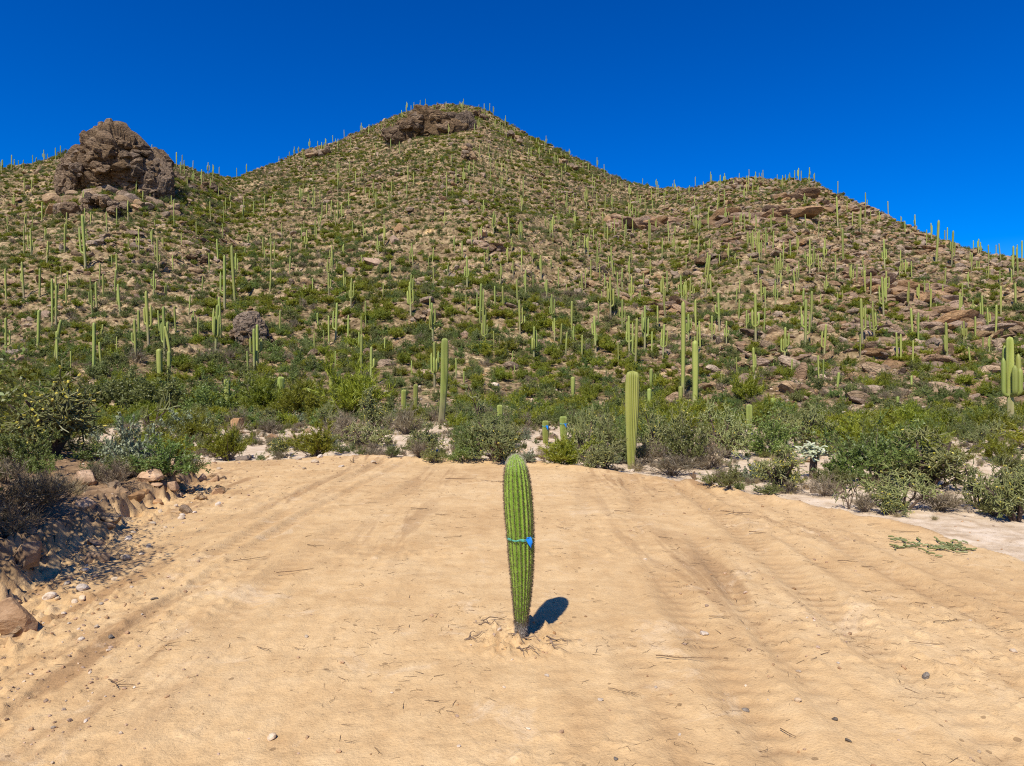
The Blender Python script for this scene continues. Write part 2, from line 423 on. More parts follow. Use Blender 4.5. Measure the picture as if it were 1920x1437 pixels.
# ------------------------------------------------------------------ ground sheet
def ground_material():
    m, n, l = newmat("desert_soil")
    geo = N(n, 'ShaderNodeNewGeometry'); pos = geo.outputs['Position']
    A = {k: N(n, 'ShaderNodeAttribute', attribute_name=k).outputs['Fac'] for k in ('fill', 'bank', 'hill', 'turn', 'churn')}
    st = N(n, 'ShaderNodeMapping'); st.inputs['Scale'].default_value = (1.6, 0.16, 1); l.new(pos, st.inputs['Vector'])
    big = noise_tex(n, l, pos, 0.35, 4, 0.6, 0.3)
    mid = noise_tex(n, l, pos, 2.4, 5, 0.62, 0.2)
    streak = noise_tex(n, l, st.outputs[0], 1.3, 5, 0.62, 0.5)
    grain = noise_tex(n, l, pos, 38, 3, 0.7)
    grain2 = noise_tex(n, l, pos, 130, 2, 0.6)
    # raked fill
    r1 = ramp(n, [(0.34, (0.44, 0.268, 0.118)), (0.50, (0.565, 0.374, 0.178)), (0.66, (0.65, 0.46, 0.24))])
    l.new(fmath(n, l, 'ADD', fmath(n, l, 'MULTIPLY', big, 0.45), fmath(n, l, 'ADD', fmath(n, l, 'MULTIPLY', mid, 0.35), fmath(n, l, 'MULTIPLY', streak, 0.2))), r1.inputs[0])
    rs = ramp(n, [(0.49, (0, 0, 0)), (0.60, (1, 1, 1))]); l.new(streak, rs.inputs[0])
    dk = fmath(n, l, 'MULTIPLY', rs.outputs[0], fmath(n, l, 'MULTIPLY', A['turn'], 0.9), clamp=True)
    fillc = mixc(n, l, dk, r1.outputs[0], (0.32, 0.187, 0.085))
    chn = fmath(n, l, 'MULTIPLY', A['churn'], fmath(n, l, 'MULTIPLY_ADD', mid, 1.6, -0.25), clamp=True)
    fillc = mixc(n, l, fmath(n, l, 'MULTIPLY', chn, 0.8), fillc, (0.30, 0.175, 0.08))
    pt = noise_tex(n, l, pos, 0.9, 6, 0.72, 0.8)
    rp = ramp(n, [(0.50, (0, 0, 0)), (0.62, (1, 1, 1))]); l.new(pt, rp.inputs[0])
    fillc = mixc(n, l, fmath(n, l, 'MULTIPLY', rp.outputs[0], fmath(n, l, 'MULTIPLY_ADD', A['turn'], 0.35, 0.16)), fillc, (0.37, 0.22, 0.098))
    rq = ramp(n, [(0.30, (1, 1, 1)), (0.42, (0, 0, 0))]); l.new(pt, rq.inputs[0])
    fillc = mixc(n, l, fmath(n, l, 'MULTIPLY', rq.outputs[0], 0.5), fillc, (0.66, 0.50, 0.31))
    # pale wash sand
    r2 = ramp(n, [(0.34, (0.42, 0.30, 0.18)), (0.5, (0.55, 0.42, 0.275)), (0.66, (0.64, 0.51, 0.36))]); l.new(mid, r2.inputs[0])
    c = mixc(n, l, A['fill'], r2.outputs[0], fillc)
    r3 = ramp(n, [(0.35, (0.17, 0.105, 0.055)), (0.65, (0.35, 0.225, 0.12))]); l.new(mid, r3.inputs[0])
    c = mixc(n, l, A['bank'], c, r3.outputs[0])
    # stony hill soil
    hb = noise_tex(n, l, pos, 0.12, 6, 0.7, 0.5)
    r4 = ramp(n, [(0.30, (0.12, 0.083, 0.042)), (0.47, (0.222, 0.157, 0.079)), (0.60, (0.325, 0.233, 0.124)), (0.74, (0.45, 0.28, 0.11))]); l.new(hb, r4.inputs[0])
    vor = N(n, 'ShaderNodeTexVoronoi'); vor.inputs['Scale'].default_value = 1.5; l.new(pos, vor.inputs['Vector'])
    hf = noise_tex(n, l, pos, 1.5, 5, 0.75, 0.3)
    rh = ramp(n, [(0.34, (0.45, 0.44, 0.42)), (0.45, (0.92, 0.91, 0.90)), (0.56, (1.08, 1.07, 1.05)), (0.66, (1.4, 1.38, 1.34))]); l.new(hf, rh.inputs[0])
    r4c = mixc(n, l, 1.0, r4.outputs[0], rh.outputs[0], 'MULTIPLY')
    bw = N(n, 'ShaderNodeRGBToBW'); l.new(vor.outputs['Color'], bw.inputs[0])
    hv = mixc(n, l, 0.8, r4c, bw.outputs[0], 'SOFT_LIGHT')
    c = mixc(n, l, A['hill'], c, hv)
    # grit
    rg = ramp(n, [(0.30, (0.72, 0.70, 0.68)), (0.45, (1, 1, 1)), (0.62, (1, 1, 1)), (0.75, (1.22, 1.2, 1.17))]); l.new(grain, rg.inputs[0])
    c = mixc(n, l, 0.75, c, rg.outputs[0], 'MULTIPLY')
    # scattered dark crumbs of litter
    v2 = N(n, 'ShaderNodeTexVoronoi'); v2.inputs['Scale'].default_value = 5.0; v2.inputs['Randomness'].default_value = 1.0; l.new(pos, v2.inputs['Vector'])
    wn_ = N(n, 'ShaderNodeTexWhiteNoise'); l.new(v2.outputs['Position'], wn_.inputs['Vector'])
    spot = fmath(n, l, 'LESS_THAN', v2.outputs['Distance'], fmath(n, l, 'MULTIPLY', fmath(n, l, 'POWER', wn_.outputs['Value'], 4.0), 0.17))
    c = mixc(n, l, fmath(n, l, 'MULTIPLY', spot, fmath(n, l, 'MULTIPLY_ADD', A['hill'], -0.6, 0.6)), c, (0.15, 0.088, 0.042))
    p = N(n, 'ShaderNodeBsdfPrincipled'); p.inputs['Roughness'].default_value = 0.95; p.inputs['Specular IOR Level'].default_value = 0.1
    l.new(c, p.inputs['Base Color'])
    vp = N(n, 'ShaderNodeTexVoronoi'); vp.inputs['Scale'].default_value = 22; l.new(pos, vp.inputs['Vector'])
    hgt = fmath(n, l, 'ADD', fmath(n, l, 'MULTIPLY', grain, 0.8), fmath(n, l, 'ADD', fmath(n, l, 'MULTIPLY', grain2, 0.25), fmath(n, l, 'MULTIPLY', mid, 1.2)))
    hgt = fmath(n, l, 'SUBTRACT', hgt, fmath(n, l, 'MULTIPLY', vp.outputs['Distance'], 0.25))
    b = N(n, 'ShaderNodeBump'); b.inputs['Strength'].default_value = 0.55; b.inputs['Distance'].default_value = 0.03
    l.new(hgt, b.inputs['Height'])
    b2 = N(n, 'ShaderNodeBump'); b2.inputs['Distance'].default_value = 0.7
    l.new(fmath(n, l, 'MULTIPLY', A['hill'], 0.8), b2.inputs['Strength'])
    l.new(fmath(n, l, 'ADD', noise_tex(n, l, pos, 0.9, 5, 0.7), fmath(n, l, 'MULTIPLY', vor.outputs['Distance'], -0.8)), b2.inputs['Height']); l.new(b.outputs[0], b2.inputs['Normal'])
    l.new(b2.outputs[0], p.inputs['Normal'])
    o = N(n, 'ShaderNodeOutputMaterial'); l.new(p.outputs[0], o.inputs[0])
    return m

def build_ground():
    ys = np.concatenate([[-2500, -900, -350, -140, -60, -25, -10, -4, -1, 0.5, 1.5], np.geomspace(2.4, 60, 520), np.linspace(61.3, 400, 250), [405, 415, 430, 450, 480, 520, 600, 800, 1400, 3000]])
    s = np.concatenate([[-40, -12, -5, -2.5, -1.6, -1.25, -1.1], np.linspace(-1, 1, 740), [1.1, 1.25, 1.6, 2.5, 5, 12, 40]])
    S, Y = np.meshgrid(s, ys)
    W = np.where(Y > 0, 4.5+0.80*Y, 4.5)
    X = S*np.minimum(W, 4.5+0.80*400)
    X = np.where(np.abs(S) > 1.001, S*np.maximum(np.minimum(W, 330), 60), X)
    shp = X.shape
    x, y = X.ravel(), Y.ravel()
    z = ground_z(x, y)
    fill, bank, d = masks(x, y)
    px = CX+FPX*x/np.maximum(y, 40); D = np.interp(px, RDG_PX, RDG_D)
    hill = sstep(40, 72, y+6*noise2(x*0.1, y*0.1, 61))
    turn = sstep(-0.15, 0.35, noise2(x*0.3, y*0.12, 44))*sstep(1.0, 3.2, np.abs(x-0.2)) + 0.35*np.exp(-((far_edge(x)-y-0.6)/1.2)**2)
    turn = turn+0.9*np.exp(-np.hypot(x-0.1, y-8.4)**2/0.45)+0.5*np.exp(-((d+0.5)/0.9)**2)
    global GY, GS, GZ
    GY, GS, GZ = ys, np.linspace(-1, 1, 740), z.reshape(shp)[:, 7:7+740]
    n0, n1 = shp
    idx = np.arange(n0*n1).reshape(shp)
    F = np.stack([idx[:-1, :-1], idx[:-1, 1:], idx[1:, 1:], idx[1:, :-1]], -1).reshape(-1, 4)
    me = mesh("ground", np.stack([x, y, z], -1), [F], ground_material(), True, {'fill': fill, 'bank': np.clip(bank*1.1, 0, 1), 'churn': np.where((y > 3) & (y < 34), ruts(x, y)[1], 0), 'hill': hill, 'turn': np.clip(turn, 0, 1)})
    o = obj("ground", me); o['kind'] = 'structure'
    return o
build_ground()
def ground_z(X, Y, fine=True):
    """height of the finished sheet, read back from its grid"""
    X = np.asarray(X, float); Y = np.asarray(Y, float)
    i = np.clip(np.searchsorted(GY, Y)-1, 0, len(GY)-2); v = (Y-GY[i])/(GY[i+1]-GY[i])
    r_ = 0
    for k, wk in ((i, 1-v), (i+1, v)):
        s = np.clip(X/np.where(GY[k] > 0, np.minimum(4.5+0.80*GY[k], 4.5+0.80*400), 4.5), -0.9999, 0.9999)
        f = (s+1)/2*739; j = f.astype(int); u = f-j
        r_ = r_ + wk*(GZ[k, j]*(1-u)+GZ[k, j+1]*u)
    return r_

# ------------------------------------------------------------------ stones
def icosphere(sub):
    bm = bmesh.new(); bmesh.ops.create_icosphere(bm, subdivisions=sub, radius=1.0)
    V = np.array([v.co[:] for v in bm.verts]); F = np.array([[v.index for v in f.verts] for f in bm.faces]); bm.free()
    return V, F
ICO = {k: icosphere(k) for k in (1, 2, 3, 4, 5, 6)}
def rock_shape(seed, sub=3, cuts=9, depth=(0.55, 0.9), rough=0.07, aniso=(1, 1, 1), cells=None):
    r = np.random.default_rng(seed)
    V, F = ICO[sub]; V = V.copy()
    for _ in range(cuts):
        nrm = r.normal(size=3); nrm /= np.linalg.norm(nrm)
        if r.random() < 0.4: nrm = np.round(nrm*1.2); nrm = nrm/(np.linalg.norm(nrm)+1e-6) if np.linalg.norm(nrm) > 0 else np.array([0, 0, 1.])
        dd = r.uniform(*depth)
        s = V@nrm
        V = V-np.maximum(s-dd, 0)[:, None]*nrm*0.97
    if cells:
        cells_ = []
        for nc, off, crk in cells:
            S = r.normal(size=(nc, 3)); S /= np.linalg.norm(S, axis=1)[:, None]
            Q = (V/np.linalg.norm(V, axis=1)[:, None]) + 0.10*np.stack([noise3(V*3+k*7.7, seed+k) for k in range(3)], -1)
            dd = ((Q*Q).sum(1)[:, None] - 2*Q@S.T + (S*S).sum(1)[None])
            ii = np.argpartition(dd, 1, axis=1)[:, :2]
            d2 = np.sqrt(np.maximum(np.take_along_axis(dd, ii, 1), 0)); d2.sort(axis=1)
            near_ = np.argmin(dd, axis=1)
            gap = d2[:, 1]-d2[:, 0]
            w_ = math.sqrt(4/nc)
            V = V*(1+(r.uniform(-off, off, nc)[near_] - crk*np.exp(-(gap/(0.10*w_))**2))[:, None])
    nn = noise3(V*2.3+seed*3.1, seed)*rough + noise3(V*6.1+seed, seed+5)*rough*0.5
    if sub >= 4: nn = nn + noise3(V*14+seed, seed+9)*rough*0.3
    V = V*(1+nn[:, None])
    V = V*np.array(aniso)
    return V, F
M_ROCK = rock_mat("hill_stone", [(0.125, 0.08, 0.044), (0.27, 0.18, 0.102), (0.41, 0.29, 0.172), (0.56, 0.43, 0.28)], 0.55, 0.8, 0.35)
M_CLIFF = rock_mat("cliff_stone", [(0.085, 0.055, 0.031), (0.185, 0.122, 0.07), (0.295, 0.20, 0.115), (0.44, 0.315, 0.195)], 0.28, 1.0, 0.8)
M_SLAB = rock_mat("slab_stone", [(0.115, 0.068, 0.037), (0.245, 0.153, 0.085), (0.365, 0.24, 0.14), (0.50, 0.365, 0.235)], 0.5, 0.8, 0.4)
M_BOULDER = rock_mat("near_boulder_stone", [(0.15, 0.09, 0.05), (0.31, 0.19, 0.105), (0.44, 0.29, 0.17), (0.55, 0.42, 0.29)], 2.2, 0.5, 0.05, 0.6)
M_PALE = rock_mat("pale_stone", [(0.33, 0.235, 0.14), (0.46, 0.35, 0.235), (0.56, 0.455, 0.33), (0.66, 0.57, 0.45)], 9, 0.4, 0.01)
M_DARKROCK = rock_mat("dark_stone", [(0.06, 0.05, 0.04), (0.13, 0.105, 0.08), (0.2, 0.165, 0.125), (0.32, 0.27, 0.21)], 6, 0.5, 0.02)
def rock_mesh(name, seed, mat, **kw):
    V, F = rock_shape(seed, **kw)
    return mesh(name, V, [F], mat, False)
ROCKS = [rock_mesh("rock", 100+i, M_ROCK, sub=3, cuts=14, depth=(0.5, 0.88), rough=0.06, aniso=(1.15, 1, 0.75)) for i in range(8)]
CLIFFS = [rock_mesh("crag", 200+i, M_CLIFF, sub=4, cuts=16, depth=(0.5, 0.85), rough=0.045, aniso=(1, 1, 0.95), cells=[(14, 0.07, 0.09)]) for i in range(8)]
SLABS = [rock_mesh("slab", 300+i, M_SLAB, sub=3, cuts=11, rough=0.09, aniso=(1.5, 1.1, 0.45)) for i in range(6)]
BOULDERS = [rock_mesh("boulder", 400+i, M_BOULDER, sub=4, cuts=16, depth=(0.5, 0.85), rough=0.035, aniso=(1.1, 0.95, 0.85)) for i in range(6)]
STONES = [rock_mesh("stone", 500+i, M_PALE, sub=2, cuts=8, rough=0.08, aniso=(1.2, 0.95, 0.65)) for i in range(6)]
DSTONES = [rock_mesh("dark_stone", 520+i, M_DARKROCK, sub=2, cuts=8, rough=0.08, aniso=(1.3, 0.95, 0.6)) for i in range(3)]

def outcrop(name, label, cx, base_y, wpx, hpx, n, meshes, seed, size=(0.16, 0.34), flat=0.6, dip=(0.1, 0.2), shape='dome', part='rock', squash=1.0, core=False, field=False, extra=()):
    """a crag made of stacked blocks; pixel box gives its place on the slope"""
    r = np.random.default_rng(seed)
    p = ray(cx, base_y)
    k = p[1]/FPX
    w, h = wpx*k, hpx*k
    p[2] = gz(p[0], p[1])
    root = empty(name, p)
    tag(root, label, 'rock outcrop')
    dep = w*flat
    if core:
        cm = rock_mesh("crag_core", seed, meshes[0].materials[0], sub=6 if w > 30 else 5, cuts=26, depth=(0.70, 0.95), rough=0.022, cells=[(22, 0.12, 0.10), (110, 0.06, 0.08)])
        obj(part, cm, root, (0, dep*0.12, h*0.22), (0.0, dip[1]*0.5, 0), (w*0.46, dep*0.5, h*0.74))
    for q, (ex, ez, ew, eh) in enumerate(extra):
        cm = rock_mesh("crag_core", seed+50+q, meshes[0].materials[0], sub=5, cuts=22, depth=(0.72, 0.97), rough=0.05, cells=[(30, 0.10, 0.10), (160, 0.05, 0.06)])
        obj(part, cm, root, (ex*w, dep*0.05, ez*h), (0.1, 0.1, 0.4), (w*ew, dep*ew*1.1, h*eh))
    for i in range(n):
        # positions on and in a half dome, denser towards the viewer
        u = r.uniform(-1, 1); v = r.uniform(-1, 0.75)
        if core:
            dr = r.normal(size=3); dr[1] = -abs(dr[1])*0.8+0.25*r.random(); dr /= np.linalg.norm(dr)
            dr[2] = abs(dr[2])*1.0-0.25
            s = r.uniform(*size)*w*0.5
            X, y, Z = dr[0]*(w*0.46-s*0.45), dep*0.12+dr[1]*(dep*0.5-s*0.45), h*0.22+dr[2]*(h*0.74-s*0.5)
            Z = max(Z, gz(p[0]+X, p[1]+y)-p[2]-s*0.3)
            obj(part, meshes[r.integers(len(meshes))], root, (X, y, Z), (dip[0]+r.normal()*0.2, dip[1]+r.normal()*0.2, r.uniform(0, 6.28)), (s*r.uniform(0.9, 1.5), s*r.uniform(0.9, 1.2), s*r.uniform(0.6, 1.0)))
            continue
        if field:
            s = r.uniform(*size)*w*0.5
            X = u*w*0.5; y = v*dep*0.5
            Z = gz(p[0]+X, p[1]+y)-p[2] + s*r.uniform(-0.15, 0.22)
            o = obj(part, meshes[r.integers(len(meshes))], root, (X, y, Z), (dip[0]+0.25+r.normal()*0.15, dip[1]+r.normal()*0.15, r.uniform(0, 6.28)), (s*r.uniform(0.85, 1.5), s*r.uniform(0.85, 1.3), s*r.uniform(0.8, 1.3)*squash))
            continue
        top = math.sqrt(max(0.0, 1-u*u*0.92)) if shape == 'dome' else (1-abs(u)**1.5)*0.9+0.1
        top *= (1-0.35*max(v, 0))
        zz = r.uniform(0, 1)**0.8*top
        y = v*dep*0.5*math.sqrt(max(0.05, 1-zz*zz*0.75))
        s = r.uniform(*size)*w*0.5*(1.15-0.35*zz)
        X = u*w*0.5*(1-0.3*zz) - u*s*0.6
        gx = gz(p[0]+X, p[1]+y)-p[2]
        Z = max(zz*h-s*0.6, gx-s*0.35)
        if not core: Z = min(Z, gx+h*0.75*top)
        o = obj(part, meshes[r.integers(len(meshes))], root, (X, y, Z), (dip[0]+r.normal()*0.18, dip[1]+r.normal()*0.18, r.uniform(0, 6.28)), (s*r.uniform(0.85, 1.3), s*r.uniform(0.85, 1.2), s*r.uniform(0.75, 1.15)*squash))
    return root, p, w, h

OC = [
 # name, label, x, base, w, h, n, meshes, kwargs
 ("knob_outcrop", "massive dark brown rock knob crowning the left ridge against the sky", 216, 352, 200, 126, 90, CLIFFS, dict(core=True, extra=((-0.40, 0.12, 0.16, 0.40), (0.34, 0.0, 0.2, 0.5), (-0.12, 0.62, 0.16, 0.32)), size=(0.06, 0.17), flat=0.75, part='crag')),
 ("knob_apron", "skirt of broken blocks round the foot of the rock knob", 216, 372, 250, 26, 46, ROCKS, dict(field=True, size=(0.056, 0.165), flat=0.35)),
 ("ridge_outcrop", "broken dark rocks running right from the knob along the ridge", 352, 346, 90, 22, 26, CLIFFS, dict(field=True, size=(0.10, 0.26), flat=0.3, part='crag')),
 ("ridge_outcrop", "reddish crags on the skyline between the shoulder and the far right", 1590, 396, 100, 18, 22, SLABS, dict(field=True, size=(0.10, 0.24), flat=0.4, part='slab')),
 ("ridge_outcrop", "low crags on the skyline near the pale pinnacle", 1745, 466, 90, 16, 20, SLABS, dict(field=True, size=(0.10, 0.24), flat=0.4, part='slab')),
 ("slope_outcrop", "boulder field straight under the right shoulder's top", 1450, 455, 170, 30, 40, SLABS, dict(field=True, size=(0.06, 0.17), flat=0.9, part='slab')),
 ("slope_outcrop", "reddish boulder field midway on the centre-right slope", 1160, 545, 170, 30, 36, ROCKS, dict(field=True, size=(0.05, 0.14), flat=0.9)),
 ("slope_outcrop", "brown boulder field midway down from the summit", 830, 520, 170, 30, 34, ROCKS, dict(field=True, size=(0.05, 0.14), flat=0.9)),
 ("slope_outcrop", "scattered brown blocks on the left hill under the knob", 240, 470, 190, 40, 34, ROCKS, dict(field=True, size=(0.04, 0.12), flat=0.9)),
 ("ledge_outcrop", "low brown ledge on the slope just under the rock knob", 190, 392, 130, 34, 26, CLIFFS, dict(size=(0.12, 0.24), part='crag')),
 ("summit_cliff", "jointed brown cliff face just left of the main summit", 808, 254, 150, 62, 44, CLIFFS, dict(core=True, extra=((-0.42, -0.05, 0.2, 0.35), (0.42, 0.32, 0.15, 0.5)), size=(0.08, 0.2), flat=0.5, part='crag', dip=(0.1, -0.25))),
 ("summit_outcrop", "small rounded brown rock top at the very peak", 893, 222, 44, 22, 10, CLIFFS, dict(size=(0.2, 0.45), part='crag')),
 ("ridge_outcrop", "broken tan rock step on the ridge right of the peak", 958, 262, 44, 20, 12, ROCKS, dict(size=(0.2, 0.4))),
 ("ridge_outcrop", "small reddish rock ledge on the central hill's left ridge", 600, 292, 66, 20, 16, ROCKS, dict(size=(0.15, 0.3))),
 ("ridge_outcrop", "dark rock step falling towards the left saddle", 398, 362, 50, 26, 14, CLIFFS, dict(size=(0.2, 0.4), part='crag')),
 ("ridge_outcrop", "tan rock rib on the ridge well right of the peak", 1062, 315, 46, 20, 12, ROCKS, dict(size=(0.2, 0.4))),
 ("cliff_rib", "ochre rock rib below the main peak", 878, 300, 34, 40, 14, ROCKS, dict(size=(0.25, 0.5))),
 ("shoulder_outcrop", "pointed tan rock top of the right shoulder", 1382, 356, 62, 20, 16, ROCKS, dict(size=(0.15, 0.3))),
 ("shoulder_outcrop", "square blocky ledge at the right end of the right shoulder", 1492, 372, 70, 26, 24, SLABS, dict(field=True, size=(0.210, 0.450), part='slab')),
 ("shoulder_outcrop", "long layered ledge band across the right shoulder's face", 1420, 412, 150, 22, 34, SLABS, dict(field=True, size=(0.126, 0.270), part='slab')),
 ("slab_outcrop", "layered slabs on the saddle slope right of the peak", 1200, 425, 130, 34, 32, SLABS, dict(field=True, size=(0.140, 0.330), part='slab')),
 ("slab_outcrop", "dark red undercut ledge on the slope below the right shoulder", 1335, 492, 90, 24, 20, CLIFFS, dict(size=(0.12, 0.25), part='crag')),
 ("slab_outcrop", "broad field of tilted slabs on the right end slope", 1690, 545, 200, 60, 62, SLABS, dict(field=True, size=(0.098, 0.255), flat=0.9, part='slab')),
 ("slab_outcrop", "big tan slab sheets low on the far right slope", 1800, 605, 180, 46, 46, SLABS, dict(field=True, size=(0.112, 0.300), flat=0.9, part='slab')),
 ("slab_outcrop", "slab heap low on the slope left of the big slabs", 1610, 620, 120, 40, 32, SLABS, dict(field=True, size=(0.126, 0.300), part='slab')),
 ("slab_outcrop", "lowest slab ledge above the thicket at far right", 1700, 668, 170, 26, 34, SLABS, dict(field=True, size=(0.084, 0.225), part='slab')),
 ("rock_pinnacle", "pale block pinnacle on the far right skyline", 1826, 484, 26, 20, 7, ROCKS, dict(size=(0.35, 0.6))),
 ("foot_outcrop", "big dark overhanging outcrop behind the armed saguaros at the hill foot", 468, 652, 90, 66, 22, CLIFFS, dict(core=True, size=(0.12, 0.28), flat=0.8, part='crag', shape='tent')),
 ("foot_outcrop", "low run of brown rubble left of the overhanging outcrop", 395, 668, 66, 20, 20, ROCKS, dict(size=(0.12, 0.26))),
 ("foot_outcrop", "cluster of grey-brown rocks above the central thicket", 800, 606, 76, 34, 18, ROCKS, dict(size=(0.18, 0.38))),
 ("slope_outcrop", "reddish rocks stacked beside the gully on the central slope", 1290, 520, 70, 30, 18, ROCKS, dict(size=(0.15, 0.3))),
 ("slope_outcrop", "dark slabby ledge on the central slope under two boulders", 915, 462, 56, 22, 14, SLABS, dict(field=True, size=(0.252, 0.540), part='slab')),
 ("slope_outcrop", "twin dark ledges on the left hill above the long saguaros", 370, 484, 46, 18, 12, CLIFFS, dict(size=(0.18, 0.36), part='crag')),
 ("slope_outcrop", "tilted slab rock on the slope right of the gully mouth", 1250, 580, 90, 26, 20, SLABS, dict(field=True, size=(0.168, 0.390), part='slab')),
]
for i, (nm, lab, x, y, w, h, n, ms, kw) in enumerate(OC):
    outcrop(nm, lab, x, y, w, h, n, ms, 900+i, **kw)

def boulder(name, label, cx, base_y, wpx, hpx, me, rz=0.0, tilt=(0, 0), sink=0.25, group=None, z=None):
    p = ray(cx, base_y); k = p[1]/FPX
    w, h = wpx*k, hpx*k
    bb = np.array(me.vertices[0].co)  # noqa
    o = obj(name, me, None, (p[0], p[1]+w*0.22, p[2]+h*0.22), (tilt[0], tilt[1], rz), (w*0.48, w*0.45, h*0.62))
    if label: tag(o, label, 'boulder', group)
    return o, p
B = BOULDERS
BO = [
 ("large rounded tan boulder at the foot of the bank, cut by the left edge", 14, 1190, 84, 88, B[0], 0.5),
 ("brown boulder half shaded by shrubs on the bank", 44, 1058, 66, 66, B[1], 1.2),
 ("flat topped tan boulder below the big cholla with a pale top", 152, 908, 56, 34, B[2], 0.2),
 ("dark edged boulder under the green shrub at the bank top", 282, 902, 56, 28, B[3], 0.9),
 ("small cream block resting in front of the dark edged boulder", 291, 912, 24, 12, B[4], 0.1),
 ("tall grey boulder with a pointed top at the thicket's edge", 443, 806, 38, 42, B[5], 1.9),
 ("low rounded pinkish boulder on the pale sand", 508, 826, 30, 17, B[0], 2.4),
 ("broad brown boulder half buried in bushes at the hill foot", 795, 712, 40, 34, B[1], 0.3),
 ("round tan boulder balanced high on the central slope", 747, 434, 30, 22, B[2], 1.0),
 ("angular brown boulder below the balanced round one", 738, 455, 26, 20, B[3], 2.0),
 ("long tilted slab boulder on the lower central slope", 695, 498, 50, 30, B[4], 0.4),
 ("squat grey boulder left of the tilted slab boulder", 656, 514, 30, 26, B[5], 0.8),
 ("leaning dark boulder on the central slope above a ledge", 905, 444, 30, 22, B[0], 1.5),
 ("brown boulder beside the white rubble at the left hill foot", 72, 668, 32, 20, B[1], 0.6),
 ("tan block between bushes behind the yellow-fruited cholla", 1412, 842, 17, 14, B[2], 0.2),
 ("dark hollow sided boulder in the brush left of the tan block", 1336, 838, 34, 26, B[3], 1.1),
 ("rough boulder on the knob slope", 252, 392, 24, 18, B[4], 0.7),
 ("pale boulder high on the slope right of the ochre rib", 905, 330, 18, 12, B[5], 0.7),
 ("two toned boulder beside the pair of tall left saguaros", 82, 598, 26, 22, B[2], 2.7),
 ("grey boulder low on the central hill left of the gully", 640, 596, 26, 18, B[3], 0.2),
]
for i, (lab, x, y, w, h, me, rz) in enumerate(BO):
    boulder("boulder", lab, x, y, w, h, me, rz)
# ------------------------------------------------------------------ saguaros
def saguaro_mat(name, young=False):
    m, n, l = newmat(name)
    rib = N(n, 'ShaderNodeAttribute', attribute_name='rib').outputs['Fac']      # 1 on the spiny crest, 0 in the groove
    age = N(n, 'ShaderNodeAttribute', attribute_name='age').outputs['Fac']      # 1 woody foot, 0 fresh top
    tc = N(n, 'ShaderNodeTexCoord'); oi = N(n, 'ShaderNodeObjectInfo')
    f = noise_tex(n, l, tc.outputs['Object'], 9 if young else 1.5, 4, 0.6)
    r = ramp(n, [(0.3, (0.215, 0.255, 0.036) if not young else (0.21, 0.30, 0.03)), (0.7, (0.345, 0.37, 0.07) if not young else (0.32, 0.40, 0.055))]); l.new(f, r.inputs[0])
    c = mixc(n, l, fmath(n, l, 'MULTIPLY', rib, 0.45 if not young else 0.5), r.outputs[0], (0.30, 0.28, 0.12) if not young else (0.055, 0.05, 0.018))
    gr = ramp(n, [(0.0, (0.40, 0.45, 0.36)), (0.22, (1, 1, 1))]) if not young else ramp(n, [(0.0, (0.8, 0.85, 0.8)), (0.02, (1, 1, 1))]); l.new(rib, gr.inputs[0])  # groove shade painted into the colour: skin darkens between the rib crests
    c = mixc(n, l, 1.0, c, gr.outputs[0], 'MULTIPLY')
    wood = mixc(n, l, f, (0.20, 0.15, 0.085), (0.33, 0.27, 0.16))
    c = mixc(n, l, age, c, wood)
    if young:
        sc = noise_tex(n, l, tc.outputs['Object'], 5.5, 5, 0.7, 0.6); rsc = ramp(n, [(0.66, (0, 0, 0)), (0.72, (1, 1, 1))]); l.new(sc, rsc.inputs[0])
        c = mixc(n, l, fmath(n, l, 'MULTIPLY', rsc.outputs[0], 0.6), c, (0.22, 0.17, 0.085))
    h = N(n, 'ShaderNodeHueSaturation')
    l.new(fmath(n, l, 'MULTIPLY_ADD', oi.outputs['Random'], 0.03, 0.485), h.inputs['Hue'])
    r2 = fmath(n, l, 'FRACT', fmath(n, l, 'MULTIPLY', oi.outputs['Random'], 5.7))
    l.new(fmath(n, l, 'MULTIPLY_ADD', r2, 0.5, 0.78) if not young else 1.0, h.inputs['Value']) if not young else None
    l.new(c, h.inputs['Color'])
    p = N(n, 'ShaderNodeBsdfPrincipled'); p.inputs['Roughness'].default_value = 0.55; p.inputs['Specular IOR Level'].default_value = 0.3
    l.new(h.outputs[0], p.inputs['Base Color'])
    if young:
        mp = N(n, 'ShaderNodeMapping'); mp.inputs['Scale'].default_value = (1, 1, 6); l.new(tc.outputs['Object'], mp.inputs[0])
        w = noise_tex(n, l, mp.outputs[0], 14, 3, 0.6)
        b = N(n, 'ShaderNodeBump'); b.inputs['Strength'].default_value = 0.35; b.inputs['Distance'].default_value = 0.01; l.new(w, b.inputs['Height']); l.new(b.outputs[0], p.inputs['Normal'])
    o = N(n, 'ShaderNodeOutputMaterial'); l.new(p.outputs[0], o.inputs[0])
    return m
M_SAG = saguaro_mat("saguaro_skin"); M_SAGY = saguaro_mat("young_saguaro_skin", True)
M_SPINE = plain_mat("saguaro_spine", (0.075, 0.05, 0.03), (0.19, 0.13, 0.08), 30, 0.7, val=0.0)
M_FUZZ = plain_mat("saguaro_crown_wool", (0.30, 0.27, 0.16), (0.50, 0.46, 0.32), 30, 0.8)

